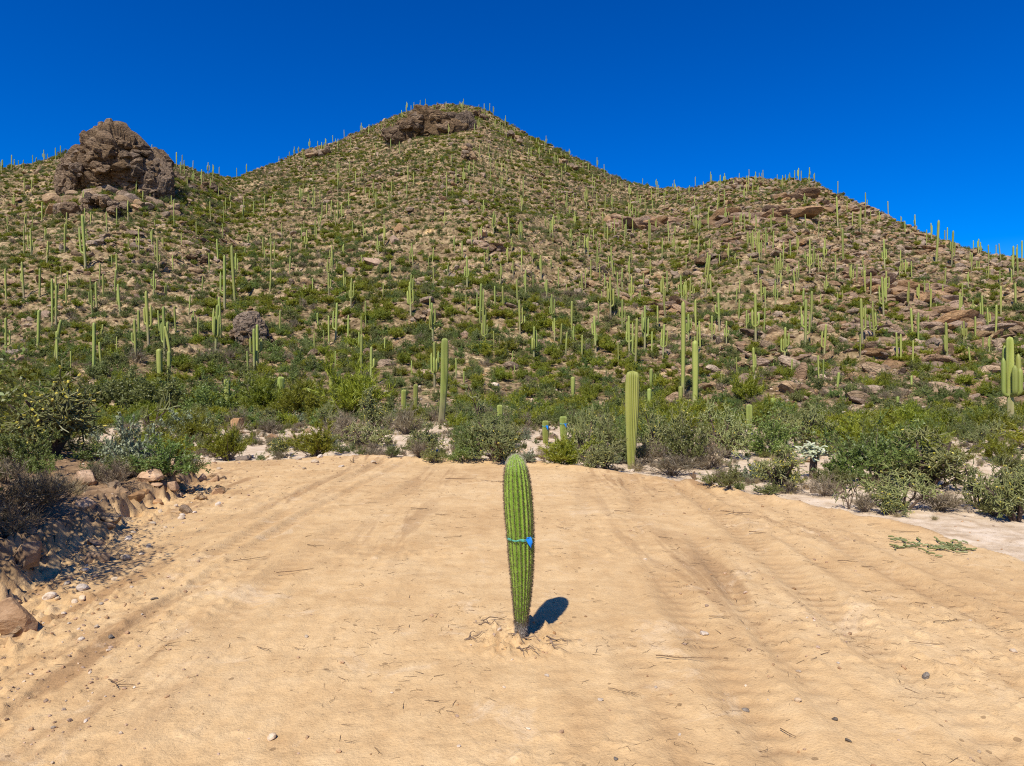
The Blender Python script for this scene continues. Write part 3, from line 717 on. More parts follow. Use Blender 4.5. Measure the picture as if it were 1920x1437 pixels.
def ribbed(path, rad, ribs, depth, sub=4, twist=0.0, age=None, crest=3):
    """ribbed tube along a path; returns V, F4, F3, rib, age"""
    path = np.asarray(path, float); n = len(path); rad = np.asarray(rad, float)
    tg = np.gradient(path, axis=0); tg /= np.linalg.norm(tg, axis=1)[:, None]
    a = np.zeros((n, 3)); ref = np.array([1.0, 0, 0])
    for i in range(n):
        v = ref-tg[i]*(ref@tg[i]); v /= np.linalg.norm(v); a[i] = v; ref = v
    b = np.cross(tg, a)
    k = ribs*sub
    th = np.arange(k)/k*2*math.pi
    prof = np.abs(np.cos(ribs*th/2))**1.1            # 1 on crest
    R = rad[:, None]*(1-depth*(1-prof[None, :]))
    tht = th[None, :]+twist*np.linspace(0, 1, n)[:, None]
    V = path[:, None]+R[..., None]*(np.cos(tht)[..., None]*a[:, None]+np.sin(tht)[..., None]*b[:, None])
    V = V.reshape(-1, 3)
    i = np.arange(n-1)[:, None]*k; j = np.arange(k)[None]; j2 = (j+1) % k
    F4 = np.stack([i+j, i+j2, i+k+j2, i+k+j], -1).reshape(-1, 4)
    V = np.vstack([V, path[-1]+tg[-1]*rad[-1]*0.5]); jj = np.arange(k)
    F3 = np.stack([np.full(k, n*k), (n-1)*k+jj, (n-1)*k+(jj+1) % k], -1)
    rib = np.append(np.tile(prof**crest, n), 1.0)
    ag = np.zeros(n) if age is None else np.asarray(age)
    ag = np.append(np.repeat(ag, k), 0.0)
    return V, F4, F3, rib, ag

def rad_profile(t, kind):
    if kind == 'spear':   pts = [(0, .42), (.08, .55), (.3, .80), (.55, .98), (.75, 1.0), (.9, .92), (.96, .75), (.985, .5), (1, .18)]
    elif kind == 'club':  pts = [(0, .70), (.1, .78), (.4, .95), (.7, 1.0), (.88, .97), (.95, .8), (.985, .5), (1, .18)]
    elif kind == 'arm':   pts = [(0, .55), (.15, .75), (.4, .95), (.8, 1.0), (.93, .82), (.98, .5), (1, .2)]
    else:                 pts = [(0, .95), (.05, .85), (.25, .82), (.32, .9), (.6, 1.0), (.85, .95), (.95, .8), (.985, .52), (1, .2)]
    x, y = zip(*pts)
    return np.interp(t, x, y)
def sag_part(path, r, kind, ribs=14, sub=2, depth=0.16, woody=0.0):
    n = len(path); t = np.linspace(0, 1, n)
    age = np.clip(1-(t/max(woody, 1e-3)), 0, 1)**0.7 if woody else np.zeros(n)
    return ribbed(path, r*rad_profile(t, kind), ribs, depth, sub, age=age)
def tcurve(n): return 1-(1-np.linspace(0, 1, n))**1.35
def stem_path(h, n, lean=0.0, bow=0.0, seed=0):
    t = tcurve(n)
    return np.stack([lean*t*h+bow*np.sin(t*math.pi)*h, 0.3*bow*np.sin(t*2.2)*h, t*h], -1)
def arm_path(h0, az, out, up, n=13, droop=0.0):
    """leaves the stem, bends and rises"""
    t = np.linspace(0, 1, n)
    P = []
    for q in t:
        if q < 0.35:
            a = q/0.35*math.pi/2; x = out*math.sin(a); z = -droop*math.sin(a)+out*0.55*(1-math.cos(a))
        else:
            x = out*(1+0.06*(q-0.35)); z = out*0.55-droop+up*(q-0.35)/0.65
        P.append((x*math.cos(az), x*math.sin(az), h0+z))
    return np.array(P)

def part_mesh(name, parts, mat):
    V = []; F4 = []; F3 = []; R = []; A = []; n = 0
    for v, f4, f3, rb, ag in parts:
        V.append(v); F4.append(f4+n); F3.append(f3+n); R.append(rb); A.append(ag); n += len(v)
    return mesh(name, np.vstack(V), [np.vstack(F4), np.vstack(F3)], mat, True, {'rib': np.concatenate(R), 'age': np.concatenate(A)})

# prototypes are one metre tall; width factor = radius / height
class Sag: pass
def make_proto(kind, ratio, arms, woody, seed, lean=0.0, bow=0.0, hi=False):
    s = Sag(); ribs, sub, n = (18, 4, 30) if hi else (12, 2, 16)
    stem = sag_part(stem_path(1.0, n, lean, bow), ratio, kind, ribs, sub, 0.34 if hi else 0.2, woody)
    s.stem = part_mesh("saguaro_stem", [stem], M_SAG)
    s.arms = []; ap = []
    for (h0, az, out, up, rr) in arms:
        base = arm_path(h0, az, out, up, 16 if hi else 11)
        base[:, 0] += lean*h0
        a = sag_part(base, ratio*rr, 'arm', 12 if hi else 8, 3 if hi else 2, 0.18)
        ap.append(a); s.arms.append(part_mesh("saguaro_arm", [a], M_SAG))
    s.joined = part_mesh("saguaro", [stem]+ap, M_SAG)
    s.n = len(arms)
    return s
PI = math.pi
def rarms(seed, k, ratio):
    r = np.random.default_rng(seed); out = []
    a0 = r.uniform(0, 2*PI)
    for i in range(k):
        az = (0 if i % 2 == 0 else PI)+r.normal()*0.55 if k <= 3 else a0+i*2*PI/k+r.normal()*0.3
        out.append((r.uniform(0.30, 0.48), az, r.uniform(0.055, 0.095)+ratio*0.5, r.uniform(0.16, 0.46), r.uniform(0.62, 0.85)))
    return out
def protos(hi):
    P = {}
    P['spear'] = [make_proto('spear', 0.075, [], 0.05, i, lean=0.01*(i-1), hi=hi) for i in range(3)]
    P['club'] = [make_proto('club', 0.085, [], 0.08, i, lean=0.01*(i-1), hi=hi) for i in range(3)]
    P['s'] = [make_proto('old', 0.040, [], 0.30 if i % 2 else 0.12, i, lean=0.015*(i-1.5), bow=0.006*(i-1), hi=hi) for i in range(4)]
    for k in (1, 2, 3, 5):
        P[k] = [make_proto('old', 0.042, rarms(40*k+i, k, 0.042), 0.33, i, lean=0.01*(i-1), hi=hi) for i in range(4)]
    P['lean'] = [make_proto('old', 0.045, [], 0.25, 0, lean=-0.16, bow=0.03, hi=hi)]
    return P
PLO, PHI = protos(False), protos(True)

def where_on_hill(px, py, top_on_sky):
    if py > 755: return "in the thicket behind the clearing"
    if py > 690: return ("among bushes at the left hill foot" if px < 620 else "among bushes at the central hill foot" if px < 1120 else "among bushes at the right hill foot")
    cols = [(110, "left edge slope"), (330, "slope below the rock knob"), (560, "gully slope right of the knob"), (760, "central slope, left side"), (960, "slope straight below the summit"), (1120, "central slope, right side"), (1290, "slope under the right saddle"), (1460, "slope below the right shoulder"), (1640, "slope past the right shoulder"), (9999, "slabby far right slope")]
    c = next(b for a, b in cols if px < a)
    if top_on_sky:
        return "on the skyline " + ("left of the rock knob" if px < 110 else "by the rock knob" if px < 370 else "of the left saddle" if px < 520 else "rising to the summit" if px < 770 else "at the summit" if px < 920 else "falling right of the summit" if px < 1160 else "of the right saddle" if px < 1330 else "of the right shoulder" if px < 1530 else "beyond the right shoulder" if px < 1720 else "at far right")
    band = "high on the" if py < 430 else "midway up the" if py < 560 else "low on the"
    return f"{band} {c}"
SHAPE_TXT = {'spear': "spear shaped young saguaro", 'club': "plump young saguaro", 's': "unbranched saguaro", 'lean': "leaning saguaro", 1: "one-armed saguaro", 2: "two-armed saguaro", 3: "three-armed saguaro", 5: "many-armed saguaro"}
SAGS = []
def place_saguaro(x, ytop, ybase, code, rz=None, wpx=None, label=None, split=None, lean=None, at=None):
    r = RNG
    p = ray(x, ybase) if at is None else at
    k = p[1]/FPX
    h = max((ybase-ytop)*k, 0.8)
    near = p[1] < 62
    lst = (PHI if near else PLO)[code]
    pr = lst[r.integers(len(lst))]
    sxy = h
    if wpx:
        base_ratio = {'spear': .075, 'club': .085}.get(code, .041)
        sxy = wpx*k/2/base_ratio
    elif code in ('s', 1, 2, 3, 5, 'lean'):
        sxy = (0.6*h+0.4*6.0*min(1.0, h/4.0))*0.74
        if code == 's': sxy *= r.uniform(0.85, 1.3)
    rz = r.uniform(-0.35, 0.35)+(PI if r.random() < 0.5 else 0) if rz is None else rz
    tl = (r.normal()*0.03, r.normal()*0.035 if lean is None else lean, rz)
    if label: tl = (r.normal()*0.008, r.normal()*0.010, rz)
    if p[1] < 95 and (split is None or split):
        o = empty("saguaro", p-np.array([0, 0, 0.08]), tl, (sxy, sxy, h))
        obj("stem", pr.stem, o)
        for a in pr.arms: obj("arm", a, o)
    else:
        o = obj("saguaro", pr.joined, None, p-np.array([0, 0, 0.15]), tl, (sxy, sxy, h))
    sk = np.interp(x, SKY_PX, SKY_PY)
    if label: tag(o, label, 'cactus', 'saguaros on and below the hill')
    else:
        tall = "tall " if (ybase-ytop) > 75 else "short " if (ybase-ytop) < 24 else ""
        reg(o, tall+SHAPE_TXT[code], where_on_hill(x, ybase, ytop < sk+2), 'cactus', 'saguaros on and below the hill', p)
    SAGS.append((x, ytop, ybase))
    return o

S_ = 's'
SAG_LIST = [
(21,290,322,S_),(42,299,324,S_),(61,289,307,S_),(159,247,298,S_),(142,282,322,S_),(265,227,250,1),(285,240,264,S_),(310,277,290,S_),(316,284,299,S_),(331,285,314,S_),
(296,330,367,1),(266,342,362,S_),(325,320,354,S_),(378,317,350,1),(352,330,352,1),(161,402,509,1),(261,429,474,2),(296,444,511,2),(395,377,414,S_),(420,387,420,S_),
(409,447,491,S_),(421,476,581,1),(441,457,571,S_),(393,474,514,S_),(506,504,547,S_),(543,479,516,S_),(529,417,447,S_),(507,437,470,2),(573,430,471,2),(615,484,524,2),
(45,489,559,1),(74,502,557,S_),(127,507,544,S_),(98,521,611,S_),(105,534,611,1),(182,527,581,S_),(220,541,574,S_),(378,517,554,S_),(354,551,591,S_),(279,545,652,2),
(11,595,670,1),(255,597,680,1),(321,610,690,'lean'),(309,573,672,2),(330,573,625,S_),(103,598,685,'lean'),(107,620,687,S_),(133,657,699,S_),(175,603,702,S_),(190,640,689,S_),
(218,630,670,S_),(404,570,670,5),(371,593,642,S_),(415,555,643,S_),(477,615,704,2),(483,607,700,2),(466,657,710,S_),(525,580,628,S_),(598,585,627,S_),(617,590,647,S_),(590,623,664,S_),(629,657,697,S_),(608,617,647,S_),
(677,626,705,S_),(695,648,724,1),(686,563,612,S_),(771,675,704,S_),(855,670,709,S_),(870,695,718,'club'),(965,684,700,'club'),(960,657,690,S_),(812,567,640,5),(927,620,657,S_),(902,535,600,S_),(975,560,627,1),
(1001,611,677,5),(1040,595,640,1),(1061,622,667,S_),(1051,605,650,S_),(1075,610,652,2),(1091,627,675,S_),(1117,590,660,2),(1160,640,688,S_),(1191,595,695,1),(1180,590,665,3),(1209,570,655,5),(1222,620,670,S_),(1243,607,672,3),
(1145,517,598,5),(771,197,212,S_),(788,187,204,1),(797,185,204,S_),(836,190,206,S_),(878,198,210,S_),(691,233,254,S_),(700,233,252,S_),(715,229,246,S_),(657,253,285,S_),(964,238,250,S_),
(995,255,270,S_),(1005,258,272,S_),(1010,262,275,S_),(1031,280,293,S_),(1053,284,298,S_),(1060,287,300,S_),(1084,300,316,S_),(1093,303,320,S_),(1103,307,327,S_),(1122,329,342,S_),(1136,332,349,S_),(1145,332,350,S_),(1159,337,353,S_),(1167,340,357,S_),(1180,345,372,5),(1222,353,380,S_),(1248,353,369,S_),(1276,350,370,S_),
(749,265,290,S_),(725,238,258,S_),(656,300,330,S_),(668,320,350,S_),(855,317,347,S_),(838,322,370,S_),(849,350,372,S_),(925,347,370,1),(981,331,372,S_),(683,417,453,1),(710,440,477,2),(768,465,500,S_),(775,455,503,S_),(811,463,492,S_),(803,482,512,S_),(813,500,537,S_),(658,520,577,3),
(876,480,540,2),(900,530,612,3),(944,535,583,S_),(915,462,490,1),(833,395,427,2),(925,395,440,5),(956,407,445,S_),(962,487,520,1),(1015,477,525,1),(999,463,493,2),(1047,500,543,S_),(985,505,560,1),(1035,550,607,3),(1119,467,513,1),(1125,495,527,S_),(1150,487,525,1),(1183,517,575,2),(1248,537,600,S_),
(1216,410,467,S_),(1254,413,455,S_),(1103,425,455,S_),(1112,430,457,S_),(1047,395,420,2),(1131,397,427,S_),(1100,350,395,5),(1134,365,400,S_),(1148,365,395,2),
(1350,327,363,1),(1416,322,347,2),(1431,318,345,1),(1457,327,352,S_),(1320,340,358,S_),(1376,337,356,S_),(1571,368,427,S_),(1576,417,440,S_),(1613,387,443,1),(1588,379,400,S_),(1648,395,422,2),(1697,413,442,S_),(1737,430,468,S_),(1755,412,495,S_),(1784,432,502,2),(1853,458,500,S_),(1877,455,492,S_),(1900,460,520,1),(1916,450,495,S_),
(1329,397,430,1),(1397,400,440,S_),(1415,410,440,S_),(1443,395,412,S_),(1482,448,487,S_),(1449,432,470,S_),(1545,448,495,2),(1581,427,493,S_),(1465,473,520,2),(1491,505,552,S_),(1595,495,538,5),(1659,447,505,2),(1657,517,594,1),(1703,527,585,1),(1640,577,640,3),(1510,560,655,2),(1520,544,607,S_),(1417,550,645,2),(1400,580,627,1),(1349,547,620,1),(1322,477,555,2),(1380,540,570,S_),(1385,560,600,S_),
(1545,607,672,1),(1471,612,680,5),(1613,625,670,S_),(1682,622,678,S_),(1689,625,684,S_),(1711,637,690,S_),(1776,603,683,1),(1807,600,650,5),(1829,592,640,S_),(1821,650,690,S_),(1867,570,625,S_),(1843,553,610,1),(1877,535,600,S_),(1904,530,580,S_),(1712,577,640,S_),(1722,585,650,S_),
(1383,668,713,S_),(1415,650,722,2),(1484,672,707,S_),(1535,665,715,S_),(1543,672,720,S_),(1570,697,728,'club'),(1709,703,728,'club'),(1353,695,725,S_),(1291,587,640,5),(1335,590,640,2),(1313,600,655,S_),(1305,560,620,S_),(1362,600,645,2),(1228,700,726,S_),(1450,680,700,S_),
]
for s in SAG_LIST: place_saguaro(*s)
# the ones that stand in the thicket and by the clearing
for a in [
 (827,632,796,S_,0.2,15,"tall thick saguaro with a corky foot, right of centre gap in thicket"),
 (815,640,727,5,0.4,None,"clustered many-stemmed saguaro right behind the tall thick one"),
 (1303,637,762,S_,0.1,13,"tall unbranched saguaro with yellowed foot right of the spear saguaro"),
 (1280,563,745,S_,0.1,9,"thin very tall saguaro just left of the yellow-footed one"),
 (1895,630,795,5,0.3,13,"saguaro with four upturned arms standing at the right edge"),
 (1183,692,880,'spear',0.4,27,"large ribbed spear saguaro at the far edge of the clearing"),
 (300,653,717,'club',0.2,11,"stout pale saguaro above the left thicket"),
 (316,657,712,S_,0.2,8,"slim saguaro right beside the stout pale one"),
 (426,709,762,'club',0.9,12,"short saguaro with woolly tip behind the grey boulder"),
 (526,705,768,'club',0.5,13,"short ribbed saguaro in front of the olive bushes at left"),
 (592,726,775,'club',0.7,11,"dusky green short saguaro left of the yellow-green palo verde"),
 (621,704,735,'club',0.7,9,"small saguaro tip showing over the yellow-green palo verde"),
 (757,729,785,'club',0.2,10,"left saguaro of two short ones left of the tall thick saguaro"),
 (779,719,770,'club',0.3,9,"right saguaro of two short ones left of the tall thick saguaro"),
 (938,757,805,'club',0.6,11,"small saguaro right of the tall thick one, sunk in brush"),
 (1074,705,752,'spear',0.6,9,"lone slender young saguaro in the middle of the central thicket"),
 (1220,690,735,'spear',0.6,7,"higher of two young saguaros right of the large spear saguaro"),
 (1217,727,775,'spear',0.6,9,"lower of two young saguaros right of the large spear saguaro"),
 (1276,723,758,'club',0.6,9,"young saguaro tip at the foot of the thin very tall one"),
 (1405,756,818,'spear',0.3,12,"bluish young saguaro in the brush behind the yellow-fruited cholla"),
 (1451,745,772,'club',0.3,11,"small saguaro tip in brush right of the bluish young one"),
 (1683,742,772,'spear',0.3,6,"tiny young saguaro on the stony gap at right"),
]:
    place_saguaro(*a[:4], rz=a[4], wpx=a[5], label=a[6], split=True)
# further saguaros scattered over the slope, kept clear of the ones above
def hill_points(n, y0, y1, seed, power=1.0, umax=0.80):
    r = np.random.default_rng(seed)
    Y = np.sqrt(r.uniform(y0*y0, y1*y1, n)); U = r.uniform(-umax, umax, n)
    X = U*Y
    px = CX+FPX*U; D = np.interp(px, RDG_PX, RDG_D)
    ok = Y < D+4
    return X[ok], Y[ok]
_px = np.array([s[0] for s in SAGS]); _py = np.array([s[2] for s in SAGS])
hx, hy = hill_points(2600, 90, 385, 71)
hz = ground_z(hx, hy)
left = max(0, 300-len(SAGS)-6); far_s = []
for x, y, z in zip(hx, hy, hz):
    px, py = topix((x, y, z))
    dens = 0.35+0.65*(noise2(np.array([x*0.012]), np.array([y*0.012]), 72)[0] > -0.1)
    if RNG.random() > dens*(0.5 if px < 560 else 1.0): continue
    if np.min(np.abs(_px-px)*1.6+np.abs(_py-py)) < 20: continue
    h = RNG.uniform(2.0, 6.2)
    code = [S_, S_, S_, S_, 1, 1, 2, 3][RNG.integers(8)]
    far_s.append((x, y, z, h, code, px, py))
far_s.sort(key=lambda q: -q[3]/q[1]*(1 if -10 < q[5] < 1930 else 0))
for q in far_s[:left]:
    place_saguaro(q[5], q[6]-q[3]*FPX/q[1], q[6], q[4], at=np.array(q[:3]))
FAR_SAG = far_s[left:left+470]
# fine spikes along the skyline
rk = np.random.default_rng(33)
for q in range(120):
    px = rk.uniform(-40, 1960); D = float(np.interp(px, RDG_PX, RDG_D))-rk.uniform(0, 5)
    x = (px-CX)/FPX*D
    if 120 < px < 320 or np.min(np.abs(_px[_py < 500]-px)) < 5: continue
    FAR_SAG.append((x, D, float(ground_z(np.array([x]), np.array([D]))[0]), rk.uniform(2.8, 6.0), [S_, S_, S_, 1, 2, 3][rk.integers(6)], px, 0))
# ------------------------------------------------------------------ desert shrubs
M_TWIG = plain_mat("shrub_wood", (0.075, 0.055, 0.04), (0.17, 0.13, 0.095), 20, 0.9)
FOL = {
 'palo_verde': foliage_mat("palo_verde_twigs", (0.17, 0.185, 0.012), (0.35, 0.355, 0.03), 0.016, 0.25, 0.4),
 'creosote_bush': foliage_mat("creosote_leaf", (0.13, 0.145, 0.034), (0.28, 0.29, 0.085), 0.02, 0.28, 0.4),
 'mesquite_bush': foliage_mat("mesquite_leaf", (0.12, 0.165, 0.03), (0.26, 0.315, 0.072), 0.02, 0.26, 0.4),
 'brittlebush': foliage_mat("brittlebush_leaf", (0.14, 0.165, 0.085), (0.27, 0.295, 0.165), 0.015, 0.2, 0.15),
 'dry_shrub': foliage_mat("dry_twigs", (0.15, 0.112, 0.062), (0.33, 0.262, 0.155), 0.01, 0.25, 0.2),
 'grass_tuft': foliage_mat("straw_grass", (0.26, 0.20, 0.09), (0.45, 0.37, 0.19), 0.01, 0.2, 0.25),
}
def rdirs(r, n, tmax):
    ph = r.uniform(0, 2*PI, n); th = np.arccos(r.uniform(math.cos(tmax), 1, n))
    return np.stack([np.sin(th)*np.cos(ph), np.sin(th)*np.sin(ph), np.cos(th)], -1), th
def unit(a): return a/(np.linalg.norm(a, axis=-1, keepdims=True)+1e-9)
SH = {  # R, branches, twigs per branch, leaves per twig, leaf len, leaf width, upright, max angle, twig length
 'palo_verde':    dict(R=0.72, nb=34, nt=13, nl=12, L=0.046, W=0.0085, up=0.75, tmax=1.25, tl=(0.14, 0.30), align=0.8),
 'creosote_bush': dict(R=0.68, nb=30, nt=11, nl=15, L=0.019, W=0.0115, up=0.45, tmax=1.35, tl=(0.10, 0.24), align=0.3),
 'mesquite_bush': dict(R=0.78, nb=30, nt=12, nl=15, L=0.024, W=0.0115, up=0.25, tmax=1.45, tl=(0.12, 0.26), align=0.35),
 'brittlebush':   dict(R=0.82, nb=44, nt=8, nl=9, L=0.032, W=0.016, up=0.3, tmax=1.5, tl=(0.08, 0.18), align=0.5),
 'dry_shrub':     dict(R=0.78, nb=40, nt=10, nl=4, L=0.085, W=0.0055, up=0.5, tmax=1.4, tl=(0.16, 0.34), align=0.9),
}
def make_shrub(kind, seed, dens=1.0, big=1.0):
    q = SH[kind]; r = np.random.default_rng(seed)
    nb = int(q['nb']*min(1, 0.45+0.55*dens)); R = q['R']
    D, th = rdirs(r, nb, q['tmax'])
    reach = r.uniform(0.55, 1.0, nb)*(0.85+0.25*np.sin(np.arctan2(D[:, 1], D[:, 0])*3+seed))
    tips = np.stack([D[:, 0]*R*1.08, D[:, 1]*R*1.08, 0.12+0.80*D[:, 2]], -1)*reach[:, None]
    tips[:, 2] = np.maximum(tips[:, 2], 0.06)
    mid = tips*0.45+np.array([0, 0, 0.10])+r.normal(size=(nb, 3))*0.04
    wood = MB()
    for i in range(nb):
        b0 = np.array([*r.normal(size=2)*0.03, -0.04])
        t = np.linspace(0, 1, 5)[:, None]
        P = (1-t)**2*b0+2*t*(1-t)*mid[i]+t*t*tips[i]
        wood.tube(P, np.linspace(0.011, 0.003, 5)*(0.8+0.5*r.random()), 4, False)
    nt = max(3, int(q['nt']*(0.5+0.5*dens)))
    T = r.uniform(0.42, 1.05, (nb, nt))[..., None]
    S = (1-T)**2*0+2*T*(1-T)*mid[:, None]+T*T*tips[:, None]
    out = unit(tips*np.array([1, 1, 0.6]))[:, None]
    td = unit(out*0.55+r.normal(size=(nb, nt, 3))*0.55+np.array([0, 0, q['up']]))
    tl = r.uniform(*q['tl'], (nb, nt))[..., None]
    nl = max(2, int(q['nl']*dens))
    u = r.uniform(0.1, 1.0, (nb, nt, nl))[..., None]
    C = (S[:, :, None]+td[:, :, None]*tl[:, :, None]*u+r.normal(size=(nb, nt, nl, 3))*0.012)
    ax = unit(td[:, :, None]*q['align']+r.normal(size=C.shape)*(1-q['align']*0.75))
    wd = unit(np.cross(ax, r.normal(size=C.shape)))
    ln = q['L']*big*r.uniform(0.7, 1.3, C.shape[:-1])[..., None]; wv = q['W']*big*r.uniform(0.8, 1.25, C.shape[:-1])[..., None]
    tint = np.clip(r.uniform(0.1, 0.9, (nb, 1, 1))*0.5+r.uniform(0, 1, C.shape[:-1])*0.5, 0, 1)
    C = C.reshape(-1, 3); C[:, 2] = np.maximum(C[:, 2], 0.015)
    f = MB(); f.quads(C, (ax*ln).reshape(-1, 3), (wd*wv).reshape(-1, 3), tint.ravel())
    # fine green stems of the twigs
    s0 = (S+td*tl*0.5).reshape(-1, 3); f.quads(s0, (td*tl*0.5).reshape(-1, 3), unit(np.cross(td, r.normal(size=td.shape))).reshape(-1, 3)*0.0035, np.full(len(s0), 0.25))
    sc = f.norm()
    return wood.build(kind+"_wood", M_TWIG, False, sc), f.build(kind+"_foliage", FOL[kind], False, sc)
def make_grass(seed, n=150):
    r = np.random.default_rng(seed); f = MB()
    D, th = rdirs(r, n, 0.75); b = np.c_[r.normal(size=(n, 2))*0.10, np.zeros(n)]
    L = r.uniform(0.5, 1.0, n)[:, None]
    f.quads(b+D*L*0.5, D*L*0.5, unit(np.cross(D, r.normal(size=D.shape)))*0.008, r.uniform(0, 1, n))
    return f.build("grass_blades", FOL['grass_tuft'])
SHRUBS = {k: [make_shrub(k, 1000+17*i+j*101) for i in range(4)] for j, k in enumerate(SH)}
GRASS = [make_grass(i) for i in range(3)]

# ------------------------------------------------------------------ cholla cacti
M_CH = foliage_mat("cholla_joint", (0.075, 0.09, 0.022), (0.225, 0.225, 0.075), 0.012, 0.25, 0.0)
M_CHY = foliage_mat("cholla_fruit", (0.36, 0.30, 0.03), (0.55, 0.44, 0.08), 0.01, 0.15, 0.0)
M_CHB = foliage_mat("teddy_joint", (0.30, 0.33, 0.17), (0.62, 0.62, 0.40), 0.01, 0.1, 0.05)
M_CHT = plain_mat("cholla_trunk", (0.045, 0.032, 0.023), (0.13, 0.085, 0.055), 25, 0.9)
def make_cholla(seed, style='stag', ripe=0.05):
    r = np.random.default_rng(seed)
    trunk, stems, fruit = MB(), MB(), MB()
    jl, jr, maxd, lim = {'stag': (0.055, 0.0048, 8, 1000), 'sparse': (0.115, 0.0095, 4, 60), 'teddy': (0.055, 0.013, 4, 420), 'dense': (0.050, 0.0046, 8, 1500)}[style]
    front = []
    if style == 'teddy':
        P = np.array([[0, 0, -0.05], [0.01, 0, 0.25], [0.0, 0.01, 0.55]]); trunk.tube(P, [0.045, 0.038, 0.035], 7)
        for i in range(16):
            D, _ = rdirs(r, 1, 1.5); front.append((np.array([0, 0, r.uniform(0.46, 0.62)]), D[0], 1))
    else:
        nt = {'stag': 7, 'sparse': 3, 'dense': 9}[style]
        for i in range(nt):
            az = i/nt*2*PI+r.normal()*0.4; th = r.uniform(0.15, 1.25)
            d = np.array([math.sin(th)*math.cos(az), math.sin(th)*math.sin(az), math.cos(th)])
            L = r.uniform(0.18, 0.42)
            p1 = d*L*0.5+np.array([0, 0, 0.06])+r.normal(size=3)*0.02; p2 = p1+unit(d+np.array([0, 0, 0.25])+r.normal(size=3)*0.3)*L*0.6
            trunk.tube([np.array([0, 0, -0.05]), p1*0.5+r.normal(size=3)*0.012, p1, p2], [0.020, 0.016, 0.012, 0.008], 6)
            for _ in range(4): front.append((p1+(p2-p1)*r.uniform(-0.2, 1), unit(d+r.normal(size=3)*0.75), 1))
    cnt = 0
    while front and cnt < lim:
        p, d, dep = front.pop(0)
        L = jl*r.uniform(0.7, 1.5); rr = jr*r.uniform(0.85, 1.2)*(1.15 if dep < 3 else 0.95)
        q = p+d*L
        if q[2] < 0.03 or q[2] > 1.0: continue
        if style != 'teddy' and np.hypot(q[0], q[1]) > 0.72*(0.9+0.15*math.sin(3*math.atan2(q[1], q[0])+seed)): continue
        old = style != 'teddy' and dep <= 1
        (trunk if old else stems).tube([p, p*0.5+q*0.5+r.normal(size=3)*0.004, q], [rr*0.8, rr, rr*0.75], 5, True, np.clip(r.normal()*0.28+0.35+0.07*dep, 0, 1))
        cnt += 1
        if dep < maxd:
            for _ in range(r.choice([1, 2, 2, 3] if dep < maxd-1 else [1, 2, 2])):
                nd = unit(d*0.55+r.normal(size=3)*0.66+np.array([0, 0, 0.12 if style != 'teddy' else 0.02]))
                front.append((p+(q-p)*r.uniform(0.6, 1.0), nd, dep+1))
        if dep >= 4 and r.random() < ripe and style != 'teddy':
            fruit.tube([q, q+unit(d+r.normal(size=3)*0.5)*0.018], [0.0055, 0.007], 5, True, r.uniform(0, 1))
    if fruit.n == 0: fruit = None
    sc = stems.norm()
    return (trunk.build("cholla_trunk", M_CHT, False, sc), stems.build("cholla_joints", M_CHB if style == 'teddy' else M_CH, False, sc), fruit.build("cholla_fruit", M_CHY, False, sc) if fruit else None)
CHOLLA = {k: [make_cholla(2000+i*13+j*77, k, 0.16 if (k, i) in (('dense', 0), ('stag', 1)) else 0.035) for i in range(n)] for j, (k, n) in enumerate((('stag', 4), ('sparse', 3), ('dense', 3), ('teddy', 1)))}

KTXT = {'palo_verde': "yellow-green palo verde", 'creosote_bush': "dark creosote bush", 'mesquite_bush': "feathery mesquite bush", 'brittlebush': "grey-green brittlebush", 'dry_shrub': "dry twiggy shrub", 'grass_tuft': "straw coloured grass tuft", 'cholla': "branching cholla cactus"}
CATS = {'palo_verde': 'bush', 'creosote_bush': 'bush', 'mesquite_bush': 'bush', 'brittlebush': 'bush', 'dry_shrub': 'shrub', 'grass_tuft': 'grass tuft', 'cholla': 'cactus'}
TAKEN = []
def bush_zone(px, py):
    row = "at the clearing's edge" if py > 850 else "in the front thicket" if py > 800 else "in the middle thicket" if py > 750 else "in the rear thicket" if py > 690 else "on the lowest slope"
    c = ("far left" if px < 260 else "below the dark outcrop" if px < 560 else "left of centre" if px < 760 else "by the thick saguaro" if px < 1000 else "by the spear saguaro" if px < 1300 else "right of centre" if px < 1600 else "far right")
    return row+" "+c
